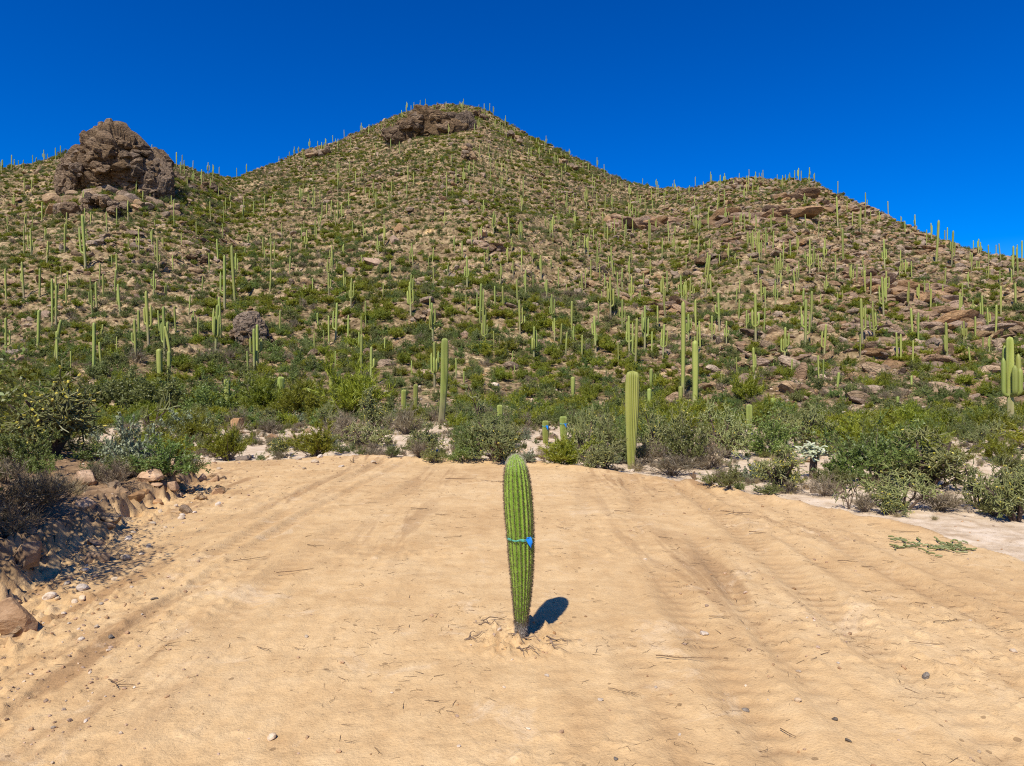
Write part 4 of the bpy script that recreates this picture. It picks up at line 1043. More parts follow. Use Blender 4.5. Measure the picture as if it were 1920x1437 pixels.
def plant(kind, x=None, base=None, w=None, h=None, at=None, size=None, rz=None, style=None, label=None, var=None, parts=True):
    r = RNG
    p = ray(x, base) if at is None else np.array(at, float)
    k = p[1]/FPX
    if at is None: ww, hh = w*k, h*k
    else: ww, hh = size
    px, py = topix(p)
    rz = r.uniform(0, 2*PI) if rz is None else rz
    loc = p-np.array([0, 0, 0.03*hh])
    if kind == 'cholla':
        pr = CHOLLA[style or 'stag']; pr = pr[r.integers(len(pr)) if var is None else var]
        sx = ww/2
        o = empty("cholla", loc, (0, 0, rz), (sx, sx, hh))
        obj("trunk", pr[0], o); st = obj("joints", pr[1], o)
        if pr[2]: f = obj("fruit", pr[2], o); f['kind'] = 'stuff'
        st['kind'] = 'stuff'
    elif kind == 'grass_tuft':
        o = obj("grass_tuft", GRASS[r.integers(3)], None, loc, (0, 0, rz), (ww*0.8, ww*0.8, hh))
    else:
        pr = SHRUBS[kind][r.integers(4)]
        sx = ww/2
        if p[1] > 45:
            o = obj(kind, pr[1], None, loc, (0, 0, rz), (sx, sx, hh))
        else:
            o = empty(kind, loc, (0, 0, rz), (sx, sx, hh))
            obj("branches", pr[0], o); f = obj("foliage", pr[1], o)
    grp = {'cholla': "cholla cacti around the clearing", 'grass_tuft': "grass tufts in the desert floor"}.get(kind, "shrubs of the desert thicket")
    if label: tag(o, label, CATS[kind], grp)
    else: reg(o, KTXT[kind] if style not in ('sparse',) else "thin few-armed cholla", bush_zone(px, py), CATS[kind], grp, p)
    TAKEN.append((p[0], p[1], ww*0.5))
    return o
P_, C_, Q_, B_, Y_, G_, H_ = 'palo_verde', 'creosote_bush', 'mesquite_bush', 'brittlebush', 'dry_shrub', 'grass_tuft', 'cholla'
# the big ones with a look of their own
plant(H_, 92, 856, 205, 150, style='dense', var=0, label="huge yellow-tipped cholla on top of the left bank")
plant(Q_, 42, 880, 120, 80, label="soft green bush right below the huge left cholla")
plant(Y_, 55, 965, 170, 100, label="grey dead shrub shading the bank at the left edge")
plant(Y_, 10, 1010, 120, 80, label="dark bare shrub hanging over the shaded bank boulder")
plant(Y_, 212, 912, 85, 55, label="pale dead shrub between the two bank boulders")
plant(B_, 238, 880, 130, 100, label="large blue-grey brittlebush on the bank right of the huge cholla")
plant(Q_, 318, 893, 125, 78, label="fresh green bush at the end of the bank")
plant(B_, 350, 822, 74, 54, label="domed brittlebush with yellowed top left of the tall grey boulder")
plant(H_, 283, 812, 95, 80, style='sparse', var=1, label="open skeletal cholla with bent pale arms behind the brittlebush")
plant(B_, 437, 836, 32, 28, label="small silvery brittlebush in front of the tall grey boulder")
plant(B_, 622, 840, 38, 26, label="small silvery brittlebush on pale sand left of the central edge")
plant(H_, 930, 864, 118, 80, style='dense', var=1, label="dense round cholla behind the lone saguaro's tip")
plant(H_, 895, 800, 52, 82, style='sparse', var=2, label="half dead cholla with a yellow fruiting top")
plant(H_, 1092, 866, 76, 104, style='stag', var=2, label="brown stemmed cholla right of the blue-ribboned saguaros")
plant(H_, 1460, 922, 132, 88, style='stag', var=1, label="yellow-fruited cholla tree on the clearing's right edge")
plant(H_, 1525, 898, 60, 70, style='teddy', label="pale fuzzy teddy bear cholla with brown trunk")
plant(Y_, 1260, 892, 140, 56, label="wide dead brush right of the large spear saguaro's foot")
plant(H_, 1592, 955, 54, 74, style='sparse', var=0, label="small thin cholla at the corner of the clearing")
plant(H_, 1695, 955, 170, 88, style='stag', var=3, label="sprawling cholla with pale trunk at right of the pale wash")
plant(H_, 1745, 915, 190, 112, style='dense', var=2, label="biggest dark green cholla thicket at right")
plant(H_, 1836, 955, 100, 92, style='stag', var=0, label="bare trunked cholla beside the wash at right")
plant(H_, 1908, 978, 110, 125, style='dense', var=1, label="cholla cut by the right edge, beside the wash")
plant(P_, 665, 786, 140, 112, label="large bright palo verde left of the two short saguaros")
plant(Q_, 1640, 905, 200, 118, label="broad green mesquite behind the small thin cholla")
plant(P_, 1405, 758, 70, 62, label="bright green bush under the two-armed saguaro at right")
ROW = [(Y_,640,820,80,50),(C_,575,846,48,20),(C_,300,778,170,86),(C_,210,770,120,70),(Q_,390,782,120,80),(P_,490,778,110,72),(P_,560,784,100,80),(Y_,650,828,90,60),(H_,700,806,90,80),(H_,690,838,110,46),(Y_,762,815,80,60),(P_,862,808,50,34),(H_,890,840,66,46),(Y_,785,858,46,36),(C_,815,868,60,28),(Q_,870,866,70,40),(G_,440,818,54,40),
(B_,992,868,36,26),(Y_,1030,862,50,26),(Q_,1140,850,90,72),(H_,1132,858,80,84),(H_,1236,858,110,96),(Q_,1226,838,84,62),(C_,1292,876,100,104),(H_,1362,858,120,104),(Y_,1330,880,90,60),(C_,1366,916,66,56),(C_,1333,910,44,24),(Q_,1452,856,130,84),(H_,1502,840,150,96),(P_,1690,890,130,96),(C_,1612,880,90,92),(Y_,1622,960,66,42),(Y_,1762,958,110,48),(C_,1868,968,80,46),(G_,1752,976,26,14),(G_,1682,970,34,12),(Y_,1548,930,80,42),(C_,1440,930,60,26),(B_,1410,905,90,44),(H_,1665,965,80,50),(C_,1905,900,90,60),(Y_,700,852,60,26),(C_,640,850,40,22),(C_,735,858,36,26),(Y_,1215,868,70,50),(C_,1180,870,60,40),(G_,1195,884,50,26),(B_,1160,870,70,26),(Y_,440,800,60,36),(Y_,505,812,60,30),(B_,555,800,50,26),(C_,470,826,40,18),(H_,610,800,60,50),(C_,330,842,60,40),(Y_,180,905,60,40),(G_,300,872,50,30),(C_,1570,918,70,40),(Y_,1480,925,60,30),(C_,1545,905,50,30),(Y_,860,850,40,30),(B_,1130,866,40,22)]
for a in ROW: plant(a[0], *a[1:], style=('stag' if a[0] == H_ else None))
# off to the left, just out of view: the shrubs whose shade falls over the bank
for x, y, w, h in ((-9.3, 10.6, 2.6, 1.9), (-8.5, 8.6, 1.9, 1.3), (-11.5, 13.2, 2.6, 2.0)):
    plant(C_, at=(x, y, gz(x, y)), size=(w, h), label={-9.3: "dark shrub crowding in at the left edge of the bank", -8.5: "low shrub on the near bank at the left edge", -11.5: "dark bush left of the huge cholla"}[x])
def shade_tree(x, y, H, R, seed):
    z = gz(x, y); o = empty("mesquite_tree", (x, y, z)); rr = np.random.default_rng(seed)
    tag(o, "nearer mesquite tree at the left edge shading the bank" if seed == 4 else "farther mesquite tree at the left edge shading the bank", 'tree')
    m = MB(); cr = MB()
    m.tube([(0, 0, -0.1), (0.05, 0.03, H*0.2), (0.1, -0.02, H*0.42)], [0.13, 0.10, 0.08], 8)
    for i in range(16):
        d, _ = rdirs(rr, 1, 1.2); tip = np.array([0.1, 0, H*0.45])+d[0]*np.array([R, R, H*0.5])*rr.uniform(0.7, 1)
        b0 = np.array([0.1, -0.02, H*rr.uniform(0.25, 0.42)]); mid = (b0+tip)/2+rr.normal(size=3)*0.15
        m.tube([b0, mid, tip], [0.05, 0.03, 0.01], 5)
        n = 420
        c = tip+rr.normal(size=(n, 3))*np.array([0.42, 0.42, 0.25]); ax = unit(rr.normal(size=(n, 3)))
        cr.quads(c, ax*0.05, unit(np.cross(ax, rr.normal(size=(n, 3))))*0.024, rr.uniform(0, 1, n))
    obj("trunk", m.build("mesquite_trunk", M_TWIG), o); obj("crown", cr.build("mesquite_crown", FOL['mesquite_bush']), o)
shade_tree(-9.15, 9.3, 3.9, 1.55, 4); shade_tree(-10.2, 11.6, 3.4, 1.4, 9)
rb = np.random.default_rng(15)
for i in range(46):
    y = rb.uniform(8.5, 24); x = float(bank_x(np.array([y]))[0])-rb.uniform(0.1, 5.5)
    if abs(x/y) > 0.82: continue
    kind = [Y_, Y_, Y_, C_, B_, G_, Q_][rb.integers(7)]; h = rb.uniform(0.25, 0.75)
    if any(math.hypot(t[0]-x, t[1]-y) < t[2]*0.7 for t in TAKEN): continue
    plant(kind, at=(x, y, gz(x, y)), size=(h*rb.uniform(1.3, 2.0), h))
# thicket filling in between
def blocked(px, py):
    for a, b, c, d in ((400, 800, 650, 858), (600, 838, 780, 870), (1575, 758, 1700, 792), (985, 800, 1112, 872), (790, 778, 870, 850), (1575, 930, 1700, 990), (640, 800, 780, 842), (1440, 855, 1570, 915), (1130, 868, 1300, 900), (1395, 820, 1440, 850), (1290, 840, 1340, 905)):
        if a < px < c and b < py < d: return True
    return False
cnt = {}
r = np.random.default_rng(5)
tx, ty = hill_points(14000, 23, 92, 6, umax=0.84)
tz = ground_z(tx, ty); fl, bk, bd = masks(tx, ty)
nz = fbm2(tx*0.09, ty*0.09, 91, 2)
kindn = noise2(tx*0.16, ty*0.16, 92)
order = r.permutation(len(tx))
for i in order:
    x, y, z = tx[i], ty[i], tz[i]
    if fl[i] > 0.02 and y < 29.5: continue
    if x > 8.0 and y < 17.6: continue
    px, py = topix((x, y, z))
    if blocked(px, py): continue
    if y > 58 and nz[i] < -0.12 and r.random() < 0.8: continue
    u = kindn[i]+r.normal()*0.22
    if y > 62: kind = P_ if u > 0.12 else Q_ if u > -0.05 else C_ if r.random() < 0.6 else Y_
    else: kind = P_ if u > 0.24 else Q_ if u > 0.06 else H_ if u > -0.05 else C_ if u > -0.30 else (Y_ if r.random() < 0.55 else B_)
    if kind == H_ and y > 58: kind = C_
    hh = {P_: (0.9, 1.75), Q_: (0.8, 1.5), C_: (0.6, 1.35), H_: (0.75, 1.4), Y_: (0.5, 1.0), B_: (0.4, 0.8)}[kind]
    h = r.uniform(*hh)*(0.85 if y > 60 else 1.0); w = h*r.uniform(1.2, 1.8)
    near = [t for t in TAKEN if abs(t[0]-x) < 3 and abs(t[1]-y) < 3]
    if any(math.hypot(t[0]-x, t[1]-y) < (t[2]+w*0.5)*(0.60 if y < 62 else 0.62) for t in near): continue
    if cnt.get(kind, 0) >= {P_: 270, Q_: 230, C_: 230, H_: 100, Y_: 80, B_: 60}[kind]: continue
    cnt[kind] = cnt.get(kind, 0)+1
    plant(kind, at=(x, y, z), size=(w, h), style=['stag', 'dense', 'stag'][r.integers(3)] if kind == H_ else None)
print("thicket", cnt)
# ------------------------------------------------------------------ the lone young saguaro in the clearing
def hero():
    r = np.random.default_rng(3)
    p = ray(977, 1186); k = p[1]/FPX
    H = 333*k; Rm = 0.168
    ts = np.array([0, .035, .07, .12, .25, .38, .47, .515, .56, .63, .72, .80, .87, .92, .955, .98, .993, 1.0])
    rs = np.array([.36, .40, .44, .52, .70, .84, .90, .915, .95, .99, 1.0, .975, .91, .80, .65, .46, .28, .10])
    n = 120; t = np.linspace(0, 1, n); t = np.where(t > 0.85, 0.85+0.15*np.sin((t-0.85)/0.15*PI/2), t)
    rad = np.interp(t, ts, rs); rad = np.convolve(np.pad(rad, 3, mode='edge'), np.ones(7)/7, 'valid')
    rad[-6:] = np.interp(t[-6:], ts, rs)
    rad = rad*Rm
    path = np.stack([-0.055*t**0.8*1.0+0.02*np.sin(t*PI)+0.012*np.sin(t*5), 0.03*t, t*H], -1)
    ribs = 19
    V, F4, F3, rib, age = ribbed(path, rad, ribs, 0.20, 8, twist=0.10, crest=10)
    age = np.append(np.repeat(np.clip(1.15-t/0.085, 0, 1), ribs*8), 0)
    V = V+(noise3(V*9, 4)*0.004+noise3(V*26, 5)*0.0018)[:, None]*unit(V*np.array([1, 1, 0.0])+1e-6)
    o = empty("lone_saguaro", p)
    tag(o, "lone ribbed young saguaro standing in the middle of the raked dirt clearing", 'cactus')
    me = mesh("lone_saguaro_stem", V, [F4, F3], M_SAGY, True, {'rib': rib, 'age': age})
    obj("stem", me, o)
    # spines in clusters on every rib crest
    sp = MB(); fz = MB()
    A0 = np.linspace(0.045, 0.992, 150)
    for j in range(ribs):
        a = A0+r.normal(size=len(A0))*0.002+(j % 2)*0.004
        th = j/ribs*2*PI+0.10*a
        pc = np.stack([np.interp(a, t, path[:, i]) for i in range(3)], -1)
        rr = np.interp(a, t, rad)
        slope = np.gradient(rr, a*H)
        nrm = unit(np.stack([np.cos(th), np.sin(th), -slope], -1))
        c = pc+np.stack([np.cos(th), np.sin(th), 0*th], -1)*rr[:, None]
        for q in range(9):
            d = unit(nrm*0.75+r.normal(size=nrm.shape)*0.62)
            L = r.uniform(0.012, 0.038, len(a))[:, None]
            side = unit(np.cross(d, r.normal(size=d.shape)))*0.0016
            tgt = a > (0.90+0.05*r.random())
            for mb, sel in ((sp, ~tgt), (fz, tgt)):
                if sel.any(): mb.quads((c+d*L*0.5)[sel], (d*L*0.5)[sel], side[sel]*(1.0 if mb is sp else 0.8))
    s1 = obj("spines", sp.build("lone_saguaro_spines", M_SPINE), o); s1['kind'] = 'stuff'
    s2 = obj("crown_bristles", fz.build("lone_saguaro_bristles", M_FUZZ), o); s2['kind'] = 'stuff'
    # grey fibrous foot and roots
    b = MB()
    zz = np.linspace(-0.12, 0.12, 9)
    b.tube(np.stack([0.004*np.sin(zz*30), 0*zz, zz], -1), np.interp(zz, [-0.12, 0, 0.06, 0.12], [0.045, 0.062, 0.066, 0.064]), 14)
    nq = 900
    ph = r.uniform(0, 2*PI, nq); z0 = r.uniform(-0.02, 0.15, nq)
    c = np.stack([np.cos(ph)*0.066, np.sin(ph)*0.066, z0], -1)
    d = unit(np.stack([np.cos(ph)*0.5, np.sin(ph)*0.5, -0.6+0*ph], -1)+r.normal(size=(nq, 3))*0.35)
    L = r.uniform(0.02, 0.05, nq)[:, None]
    b.quads(c+d*L*0.4, d*L*0.5, unit(np.cross(d, r.normal(size=d.shape)))*0.0022)
    obj("woody_foot", b.build("woody_foot", plain_mat("grey_fibre", (0.13, 0.105, 0.085), (0.30, 0.26, 0.215), 40, 0.9)), o)
    for az, L in ((-1.75, 0.16), (-0.7, 0.2), (2.9, 0.13), (-2.5, 0.12)):
        m = MB(); q = np.linspace(0, 1, 7)
        a = az+0.4*np.sin(q*3+az)
        P = np.stack([np.cos(a)*(0.04+q*L), np.sin(a)*(0.04+q*L), 0.03+0.02*np.sin(q*3)], -1)
        P[:, 2] += np.array([gz(p[0]+v[0], p[1]+v[1])-p[2] for v in P])-0.01
        m.tube(P, np.linspace(0.011, 0.003, 7), 6)
        obj("root", m.build("root", M_ROOT), o)
    # ribbon around it
    tt = 0.535
    cpos = np.array([np.interp(tt, t, path[:, i]) for i in range(3)])+p
    ribbon("survey_ribbon", "green plastic ribbon with blue flag tied round the lone saguaro", cpos, np.interp(tt, t, rad)*1.04, 0.034, -1.02, 0.075, 0.13)
M_ROOT = plain_mat("root_wood", (0.10, 0.065, 0.04), (0.27, 0.185, 0.115), 30, 0.9)
def plastic(name, col, trans, rough):
    m, n, l = newmat(name)
    p = N(n, 'ShaderNodeBsdfPrincipled'); p.inputs['Base Color'].default_value = (*col, 1); p.inputs['Roughness'].default_value = rough
    p.inputs['Transmission Weight'].default_value = trans; p.inputs['IOR'].default_value = 1.3
    o = N(n, 'ShaderNodeOutputMaterial'); l.new(p.outputs[0], o.inputs[0]); return m
M_TAPE = plastic("green_tape", (0.16, 0.55, 0.42), 0.45, 0.15); M_BLUE = plastic("blue_flagging", (0.01, 0.17, 0.55), 0.0, 0.4)
def ribbon(name, label, c, R, hgt, az, fw, fh, band=True):
    o = empty(name, c)
    tag(o, label, 'ribbon', "blue survey ribbons tied to saguaros")
    k = 72; th = np.arange(k)/k*2*PI
    if band:
        V = []
        wob = 0.006*np.sin(th*9)+0.003*np.sin(th*23+1); lift = 0.012*np.sin(th+0.6)+0.004*np.sin(th*7)
        for dr, dz in ((0.0, -0.5), (0.004, -0.2), (0.001, 0.1), (0.005, 0.5), (0.0, 0.5), (-0.003, -0.1)):
            hh = hgt*(0.75+0.25*np.sin(th*5+2))
            V.append(np.stack([np.cos(th)*(R+dr+wob*0.5), np.sin(th)*(R+dr+wob*0.5), lift+dz*hh], -1))
        V = np.vstack(V); F = []
        for i in range(6):
            for j in range(k): F.append((i*k+j, i*k+(j+1) % k, ((i+1) % 6)*k+(j+1) % k, ((i+1) % 6)*k+j))
        obj("band", mesh("tape_band", V, [np.array(F)], M_TAPE, True), o)
    # knotted tail: a folded, tapering strip of flagging
    u = np.linspace(0, 1, 9); V = []; F = []
    out = np.array([math.cos(az), math.sin(az), 0]); tan = np.array([-math.sin(az), math.cos(az), 0])
    for side in (0.0, 0.003):
        for i, q in enumerate(u):
            for s in (-1, -0.33, 0.33, 1):
                wv = fw*0.46*(1-0.88*q)
                V.append(out*(R+0.008+side+0.028*math.sin(q*2.6)+0.012*s*math.sin(q*5))+tan*(wv*s+0.45*fw*q)+np.array([0, 0, 0.02-fh*q+0.012*s]))
    m = len(u)*4
    for sd in (0, 1):
        for i in range(len(u)-1):
            for j in range(3):
                a = sd*m+i*4+j; f = (a, a+1, a+5, a+4); F.append(f if sd else f[::-1])
    obj("flag", mesh("ribbon_flag", np.array(V), [np.array(F)], M_BLUE, True), o)
    kn = MB(); q = np.linspace(-1, 1, 5); kn.tube(out*(R+0.010)+tan*(q*fw*0.3)[:, None]+np.array([0, 0, 0.02]), np.array([.4, .9, 1, .9, .4])*fw*0.13, 8)
    obj("knot", kn.build("ribbon_knot", M_BLUE, True), o)
hero()
# three flagged saguaros in the thicket
for x, yt, yb, w, fy, lab in ((1023, 786, 832, 13, 796, "left one of the flagged young saguaros behind the clearing"), (1057, 778, 826, 15, 792, "plump flagged young saguaro right beside the brown stemmed cholla"), (1064, 826, 858, 11, 838, "lowest flagged young saguaro, at the brown stemmed cholla's foot")):
    o = place_saguaro(x, yt, yb, 'club', rz=0.3, wpx=w, label=lab, split=True)
    c = np.array(o.location); k = c[1]/FPX
    c[2] += (yb-fy)*k
    ribbon("survey_ribbon", "blue ribbon on the "+lab.split(" young")[0].replace("one of the ", "").replace("flagged", "").strip().replace("  ", " ")+" flagged saguaro in the thicket", c, w*k*0.5*1.03, 0.05, -1.3, 0.14, 0.24, band=True)

# ------------------------------------------------------------------ sticks, roots and stones lying about
M_STICK = plain_mat("dead_stick", (0.085, 0.05, 0.026), (0.21, 0.13, 0.068), 25, 0.9, val=0.35)
M_GREYSTICK = plain_mat("grey_stick", (0.10, 0.09, 0.08), (0.22, 0.2, 0.18), 25, 0.9)
def make_stick(seed, side=2, bend=0.25, thick=0.012, n=8):
    r = np.random.default_rng(seed); m = MB()
    def walk(p, a, L, rad, n):
        P = [p]
        for i in range(n):
            a = a+r.normal()*bend; P.append(P[-1]+np.array([math.cos(a), math.sin(a), 0])*L/n+np.array([0, 0, r.normal()*0.006]))
        P = np.array(P); P[:, 2] = np.maximum(P[:, 2], rad*0.6)
        m.tube(P, np.linspace(rad, rad*0.4, n+1), 5); return P
    P = walk(np.array([-0.5, 0, thick]), r.normal()*0.1, 1.0, thick, n)
    for i in range(side):
        walk(P[r.integers(2, n-1)], r.choice([-1, 1])*r.uniform(0.4, 1.1), r.uniform(0.2, 0.45), thick*0.6, 4)
    return m.build("stick", M_STICK)
STICKS = [make_stick(i, side=[0, 0, 1, 2, 3, 1, 0, 4][i], bend=[.12, .3, .22, .3, .35, .18, .45, .4][i], thick=[.022, .014, .02, .018, .016, .03, .015, .012][i]) for i in range(8)]
def stick(x, y, wpx, deg, var, label=None, mat=None):
    p = ray(x, y); k = p[1]/FPX
    o = obj("stick", STICKS[var % 8], None, p+np.array([0, 0, 0.02]), (0, 0, math.radians(deg)), max(wpx*k, 0.05))
    pos = "on the raked dirt"
    d = "thick straight stick" if var % 8 in (0, 5) else "curved thin stick" if var % 8 in (1, 6) else "forked stick"
    px = x
    if y > 1250: z = "in the foreground"
    elif y > 1060: z = "beside the lone saguaro"
    elif y > 940: z = "beyond the lone saguaro"
    else: z = "near the clearing's far edge"
    side = "at left" if x < 640 else "at centre" if x < 1280 else "at right"
    reg(o, d, f"on the dirt {side} {z}", 'stick', "sticks on the clearing", p)
    return o
for s in [(1345,1158,34,10,5),(1330,1225,10,60,0),(1275,1240,90,-22,1),(1170,1298,60,-15,7),(1262,1325,28,-30,1),(1600,1096,60,5,6),(1352,1103,44,2,6),(1480,1378,36,-50,5),(1436,1412,40,20,4),(1632,1110,32,30,2),(1590,1055,36,-15,0),(1630,1065,28,-8,5),(1665,1053,26,20,3),(1770,1165,60,25,7),(1905,1185,50,-8,1),(1740,1212,60,-25,1),(1870,1240,24,-15,0),(1850,1268,16,-50,5),(1895,1282,24,-30,3),(1440,1262,18,40,4),(1380,960,60,5,3),(1560,1150,18,40,2),(1420,1000,30,-15,5),(1640,985,30,10,0),(1700,1000,50,-20,1),(1530,1225,12,20,0),
 (595,1023,36,12,3),(555,1075,70,12,1),(690,1102,34,0,6),(470,1052,60,20,1),(262,1293,26,25,0),(335,1296,24,55,1),(240,1278,70,4,3),(560,1220,30,-35,4),(500,1218,40,-10,2),(620,1258,24,15,3),(375,1340,20,60,1),(120,1250,30,10,0),(220,1345,36,25,1),(790,955,40,-2,2),(865,900,60,-3,1),(925,903,50,-15,7),(690,912,16,20,2),(830,965,30,25,3),(700,945,30,10,1),(655,950,40,-8,1),(1170,960,36,-10,2),(1200,990,30,20,1),(1060,990,34,8,3),(1250,1010,30,-18,2),(1310,1060,36,6,1),(1120,1130,20,30,0),(1215,1120,26,-50,1),(740,1180,24,10,2),(830,1320,30,-20,1),(1080,1400,24,15,2),(660,1390,30,30,3),(900,1075,26,10,1),(1090,1075,24,-8,6),(850,1010,36,5,1)]:
    stick(*s)
# the pulled roots lying round the lone saguaro
def roots(x, y, wpx, deg, seed, label):
    p = ray(x, y); k = p[1]/FPX; W = wpx*k
    o = empty("root_tangle", p, (0, 0, math.radians(deg))); tag(o, label, 'roots', "pulled roots round the lone saguaro")
    r = np.random.default_rng(seed)
    for i in range(4):
        m = MB(); q = np.linspace(0, 1, 9); a = r.uniform(-0.35, 0.35)+np.cumsum(r.normal(size=9))*0.35
        st = np.cumsum(np.c_[np.cos(a), np.sin(a)]*W/9*r.uniform(0.4, 1.0), axis=0)-np.array([W*r.uniform(0.2, 0.55), r.normal()*W*0.12])
        z = 0.015+0.03*np.abs(np.sin(q*PI*r.uniform(0.5, 1.5)))*r.random()
        c_, s_ = math.cos(math.radians(deg)), math.sin(math.radians(deg))
        gzv = np.array([gz(p[0]+v[0]*c_-v[1]*s_, p[1]+v[0]*s_+v[1]*c_)-p[2] for v in st])
        m.tube(np.c_[st, z+gzv], np.linspace(0.010, 0.003, 9)*r.uniform(0.4, 1.0), 5)
        obj("root", m.build("root", M_ROOT), o)
roots(890, 1200, 60, 20, 1, "tangle of brown roots left of the lone saguaro's foot")
roots(1045, 1212, 90, -20, 2, "long brown roots trailing right of the lone saguaro's foot")
roots(985, 1225, 60, -60, 4, "short root stubs in front of the lone saguaro's foot")
roots(920, 1165, 70, 10, 5, "thin looping roots behind left of the lone saguaro's foot")

def stone(x, y, wpx, var, dark=False):
    p = ray(x, y); k = p[1]/FPX; s = wpx*k*0.5
    ms = DSTONES if dark else STONES
    o = obj("stone", ms[var % len(ms)], None, p+np.array([0, 0, s*0.25]), (RNG.normal()*0.3, RNG.normal()*0.3, RNG.uniform(0, 6.3)), (s, s, s*RNG.uniform(0.8, 1.1)))
    sz = "larger" if wpx > 15 else "small"
    z = ("in the foreground" if y > 1240 else "below the left bank" if x < 460 and y > 930 else "in the pale rubble past the bank" if x < 660 and y < 930 else "on the open dirt" if y > 880 else "behind the clearing")
    reg(o, f"{sz} {'dark grey' if dark else 'cream'} stone", z, 'stone', "loose stones of the clearing", p)
for i, (x, y, w) in enumerate([(286,983,14),(342,968,12),(365,962,9),(340,973,13),(408,947,13),(240,1012,16),(279,1026,13),(235,1048,20),(265,1041,9),(160,1071,12),(178,1082,10),(215,1087,12),(155,1105,22),(92,1122,26),(108,1124,12),(140,1130,12),(155,1123,14),(125,1096,14),(120,1152,12),(190,1134,10),(152,1200,12),(180,1177,10),(130,1170,8),(250,1000,10),(300,960,10),(310,990,8),(330,950,9),(510,1385,20),(575,1195,9),(1900,1222,14),(1495,1315,16),(1210,1050,8),(1025,1268,9),(945,1290,7),(1320,1190,16),(590,868,16),(560,862,12),(575,856,10),(540,858,14),(520,862,12),(500,858,10),(470,858,12),(445,852,12),(430,862,9),(600,858,12),(700,868,12),(640,876,10),(410,880,9),(400,868,12),(570,880,9),(375,848,14),(395,842,18),(1230,1290,8),(860,1400,9),(735,1300,7)]):
    stone(x, y, w, i)
for i, (x, y, w) in enumerate([(390,850,22),(412,853,30),(400,846,18),(1735,1271,18),(1155,1424,10),(208,1195,12),(290,1124,12),(1398,1333,14),(1565,1350,12),(1590,1390,14)]):
    stone(x, y, w, i, True)
rb = np.random.default_rng(21)
for i in range(26):
    y = rb.uniform(8.2, 23); dx = rb.normal()*0.55; x = float(bank_x(np.array([y]))[0])+dx; s = rb.uniform(0.07, 0.24)
    z = gz(x, y)
    o = obj("rock", BOULDERS[i % 6] if i % 3 else ROCKS[i % 8], None, (x, y, z+s*0.15), tuple(rb.normal(size=3)*0.5), (s*1.2, s, s))
    reg(o, ("rough" if i % 3 == 0 else "tan")+" broken rock", "on the left bank face "+("far along" if y > 17 else "midway" if y > 12 else "nearest the viewer"), 'rock', "broken rocks of the left bank", np.array([x, y, z]))
# stub and stump
def stump(x, y, wpx, hpx, label, seed):
    p = ray(x, y); k = p[1]/FPX; r = np.random.default_rng(seed)
    o = empty("dead_stump", p); tag(o, label, 'stump')
    for i in range(4):
        m = MB(); a = r.uniform(0, 2*PI); q = np.linspace(0, 1, 5)[:, None]
        d = np.array([math.cos(a)*0.7*r.random()*wpx*k, math.sin(a)*0.3*wpx*k, hpx*k*r.uniform(0.5, 1)])
        m.tube(q*d+np.array([0, 0, -0.03])+q*(1-q)*r.normal(size=3)*0.1, np.linspace(0.05, 0.02, 5)*wpx/14*k/0.02*0.6, 6)
        obj("stub", m.build("stub", M_STICK), o)
stump(662, 868, 8, 14, "small broken root stub at the clearing's far edge, left of centre", 1)
stump(1305, 900, 26, 18, "grey-brown dead stump on the clearing's edge right of the wide dead brush", 2)
# cut cholla limbs thrown down by the wash
def brush_pile():
    p = ray(1768, 1026); o = empty("cut_cholla_heap", p)
    tag(o, "low heap of cut green cholla limbs lying beside the pale wash", 'brush heap')
    r = np.random.default_rng(8)
    for i in range(26):
        m = MB(); fr = MB()
        x0 = np.array([r.uniform(-0.75, 0.8), r.uniform(-0.35, 0.35), 0.0]); a = r.uniform(0, 2*PI)
        q = x0
        for j in range(r.integers(3, 6)):
            a += r.normal()*0.5
            nx = q+np.array([math.cos(a), math.sin(a), 0])*r.uniform(0.06, 0.12)
            for e in (q, nx): e[2] = gz(p[0]+e[0], p[1]+e[1])-p[2]+0.02+0.05*r.random()
            m.tube([q, (q+nx)/2+np.array([0, 0, 0.006]), nx], [0.013, 0.018, 0.014], 6, True, r.uniform(0.2, 1)); q = nx
        obj("limb", m.build("cut_limb", M_CUT), o)
M_CUT = foliage_mat("cut_cholla", (0.085, 0.105, 0.028), (0.20, 0.20, 0.07), 0.01, 0.2, 0.0)
brush_pile()

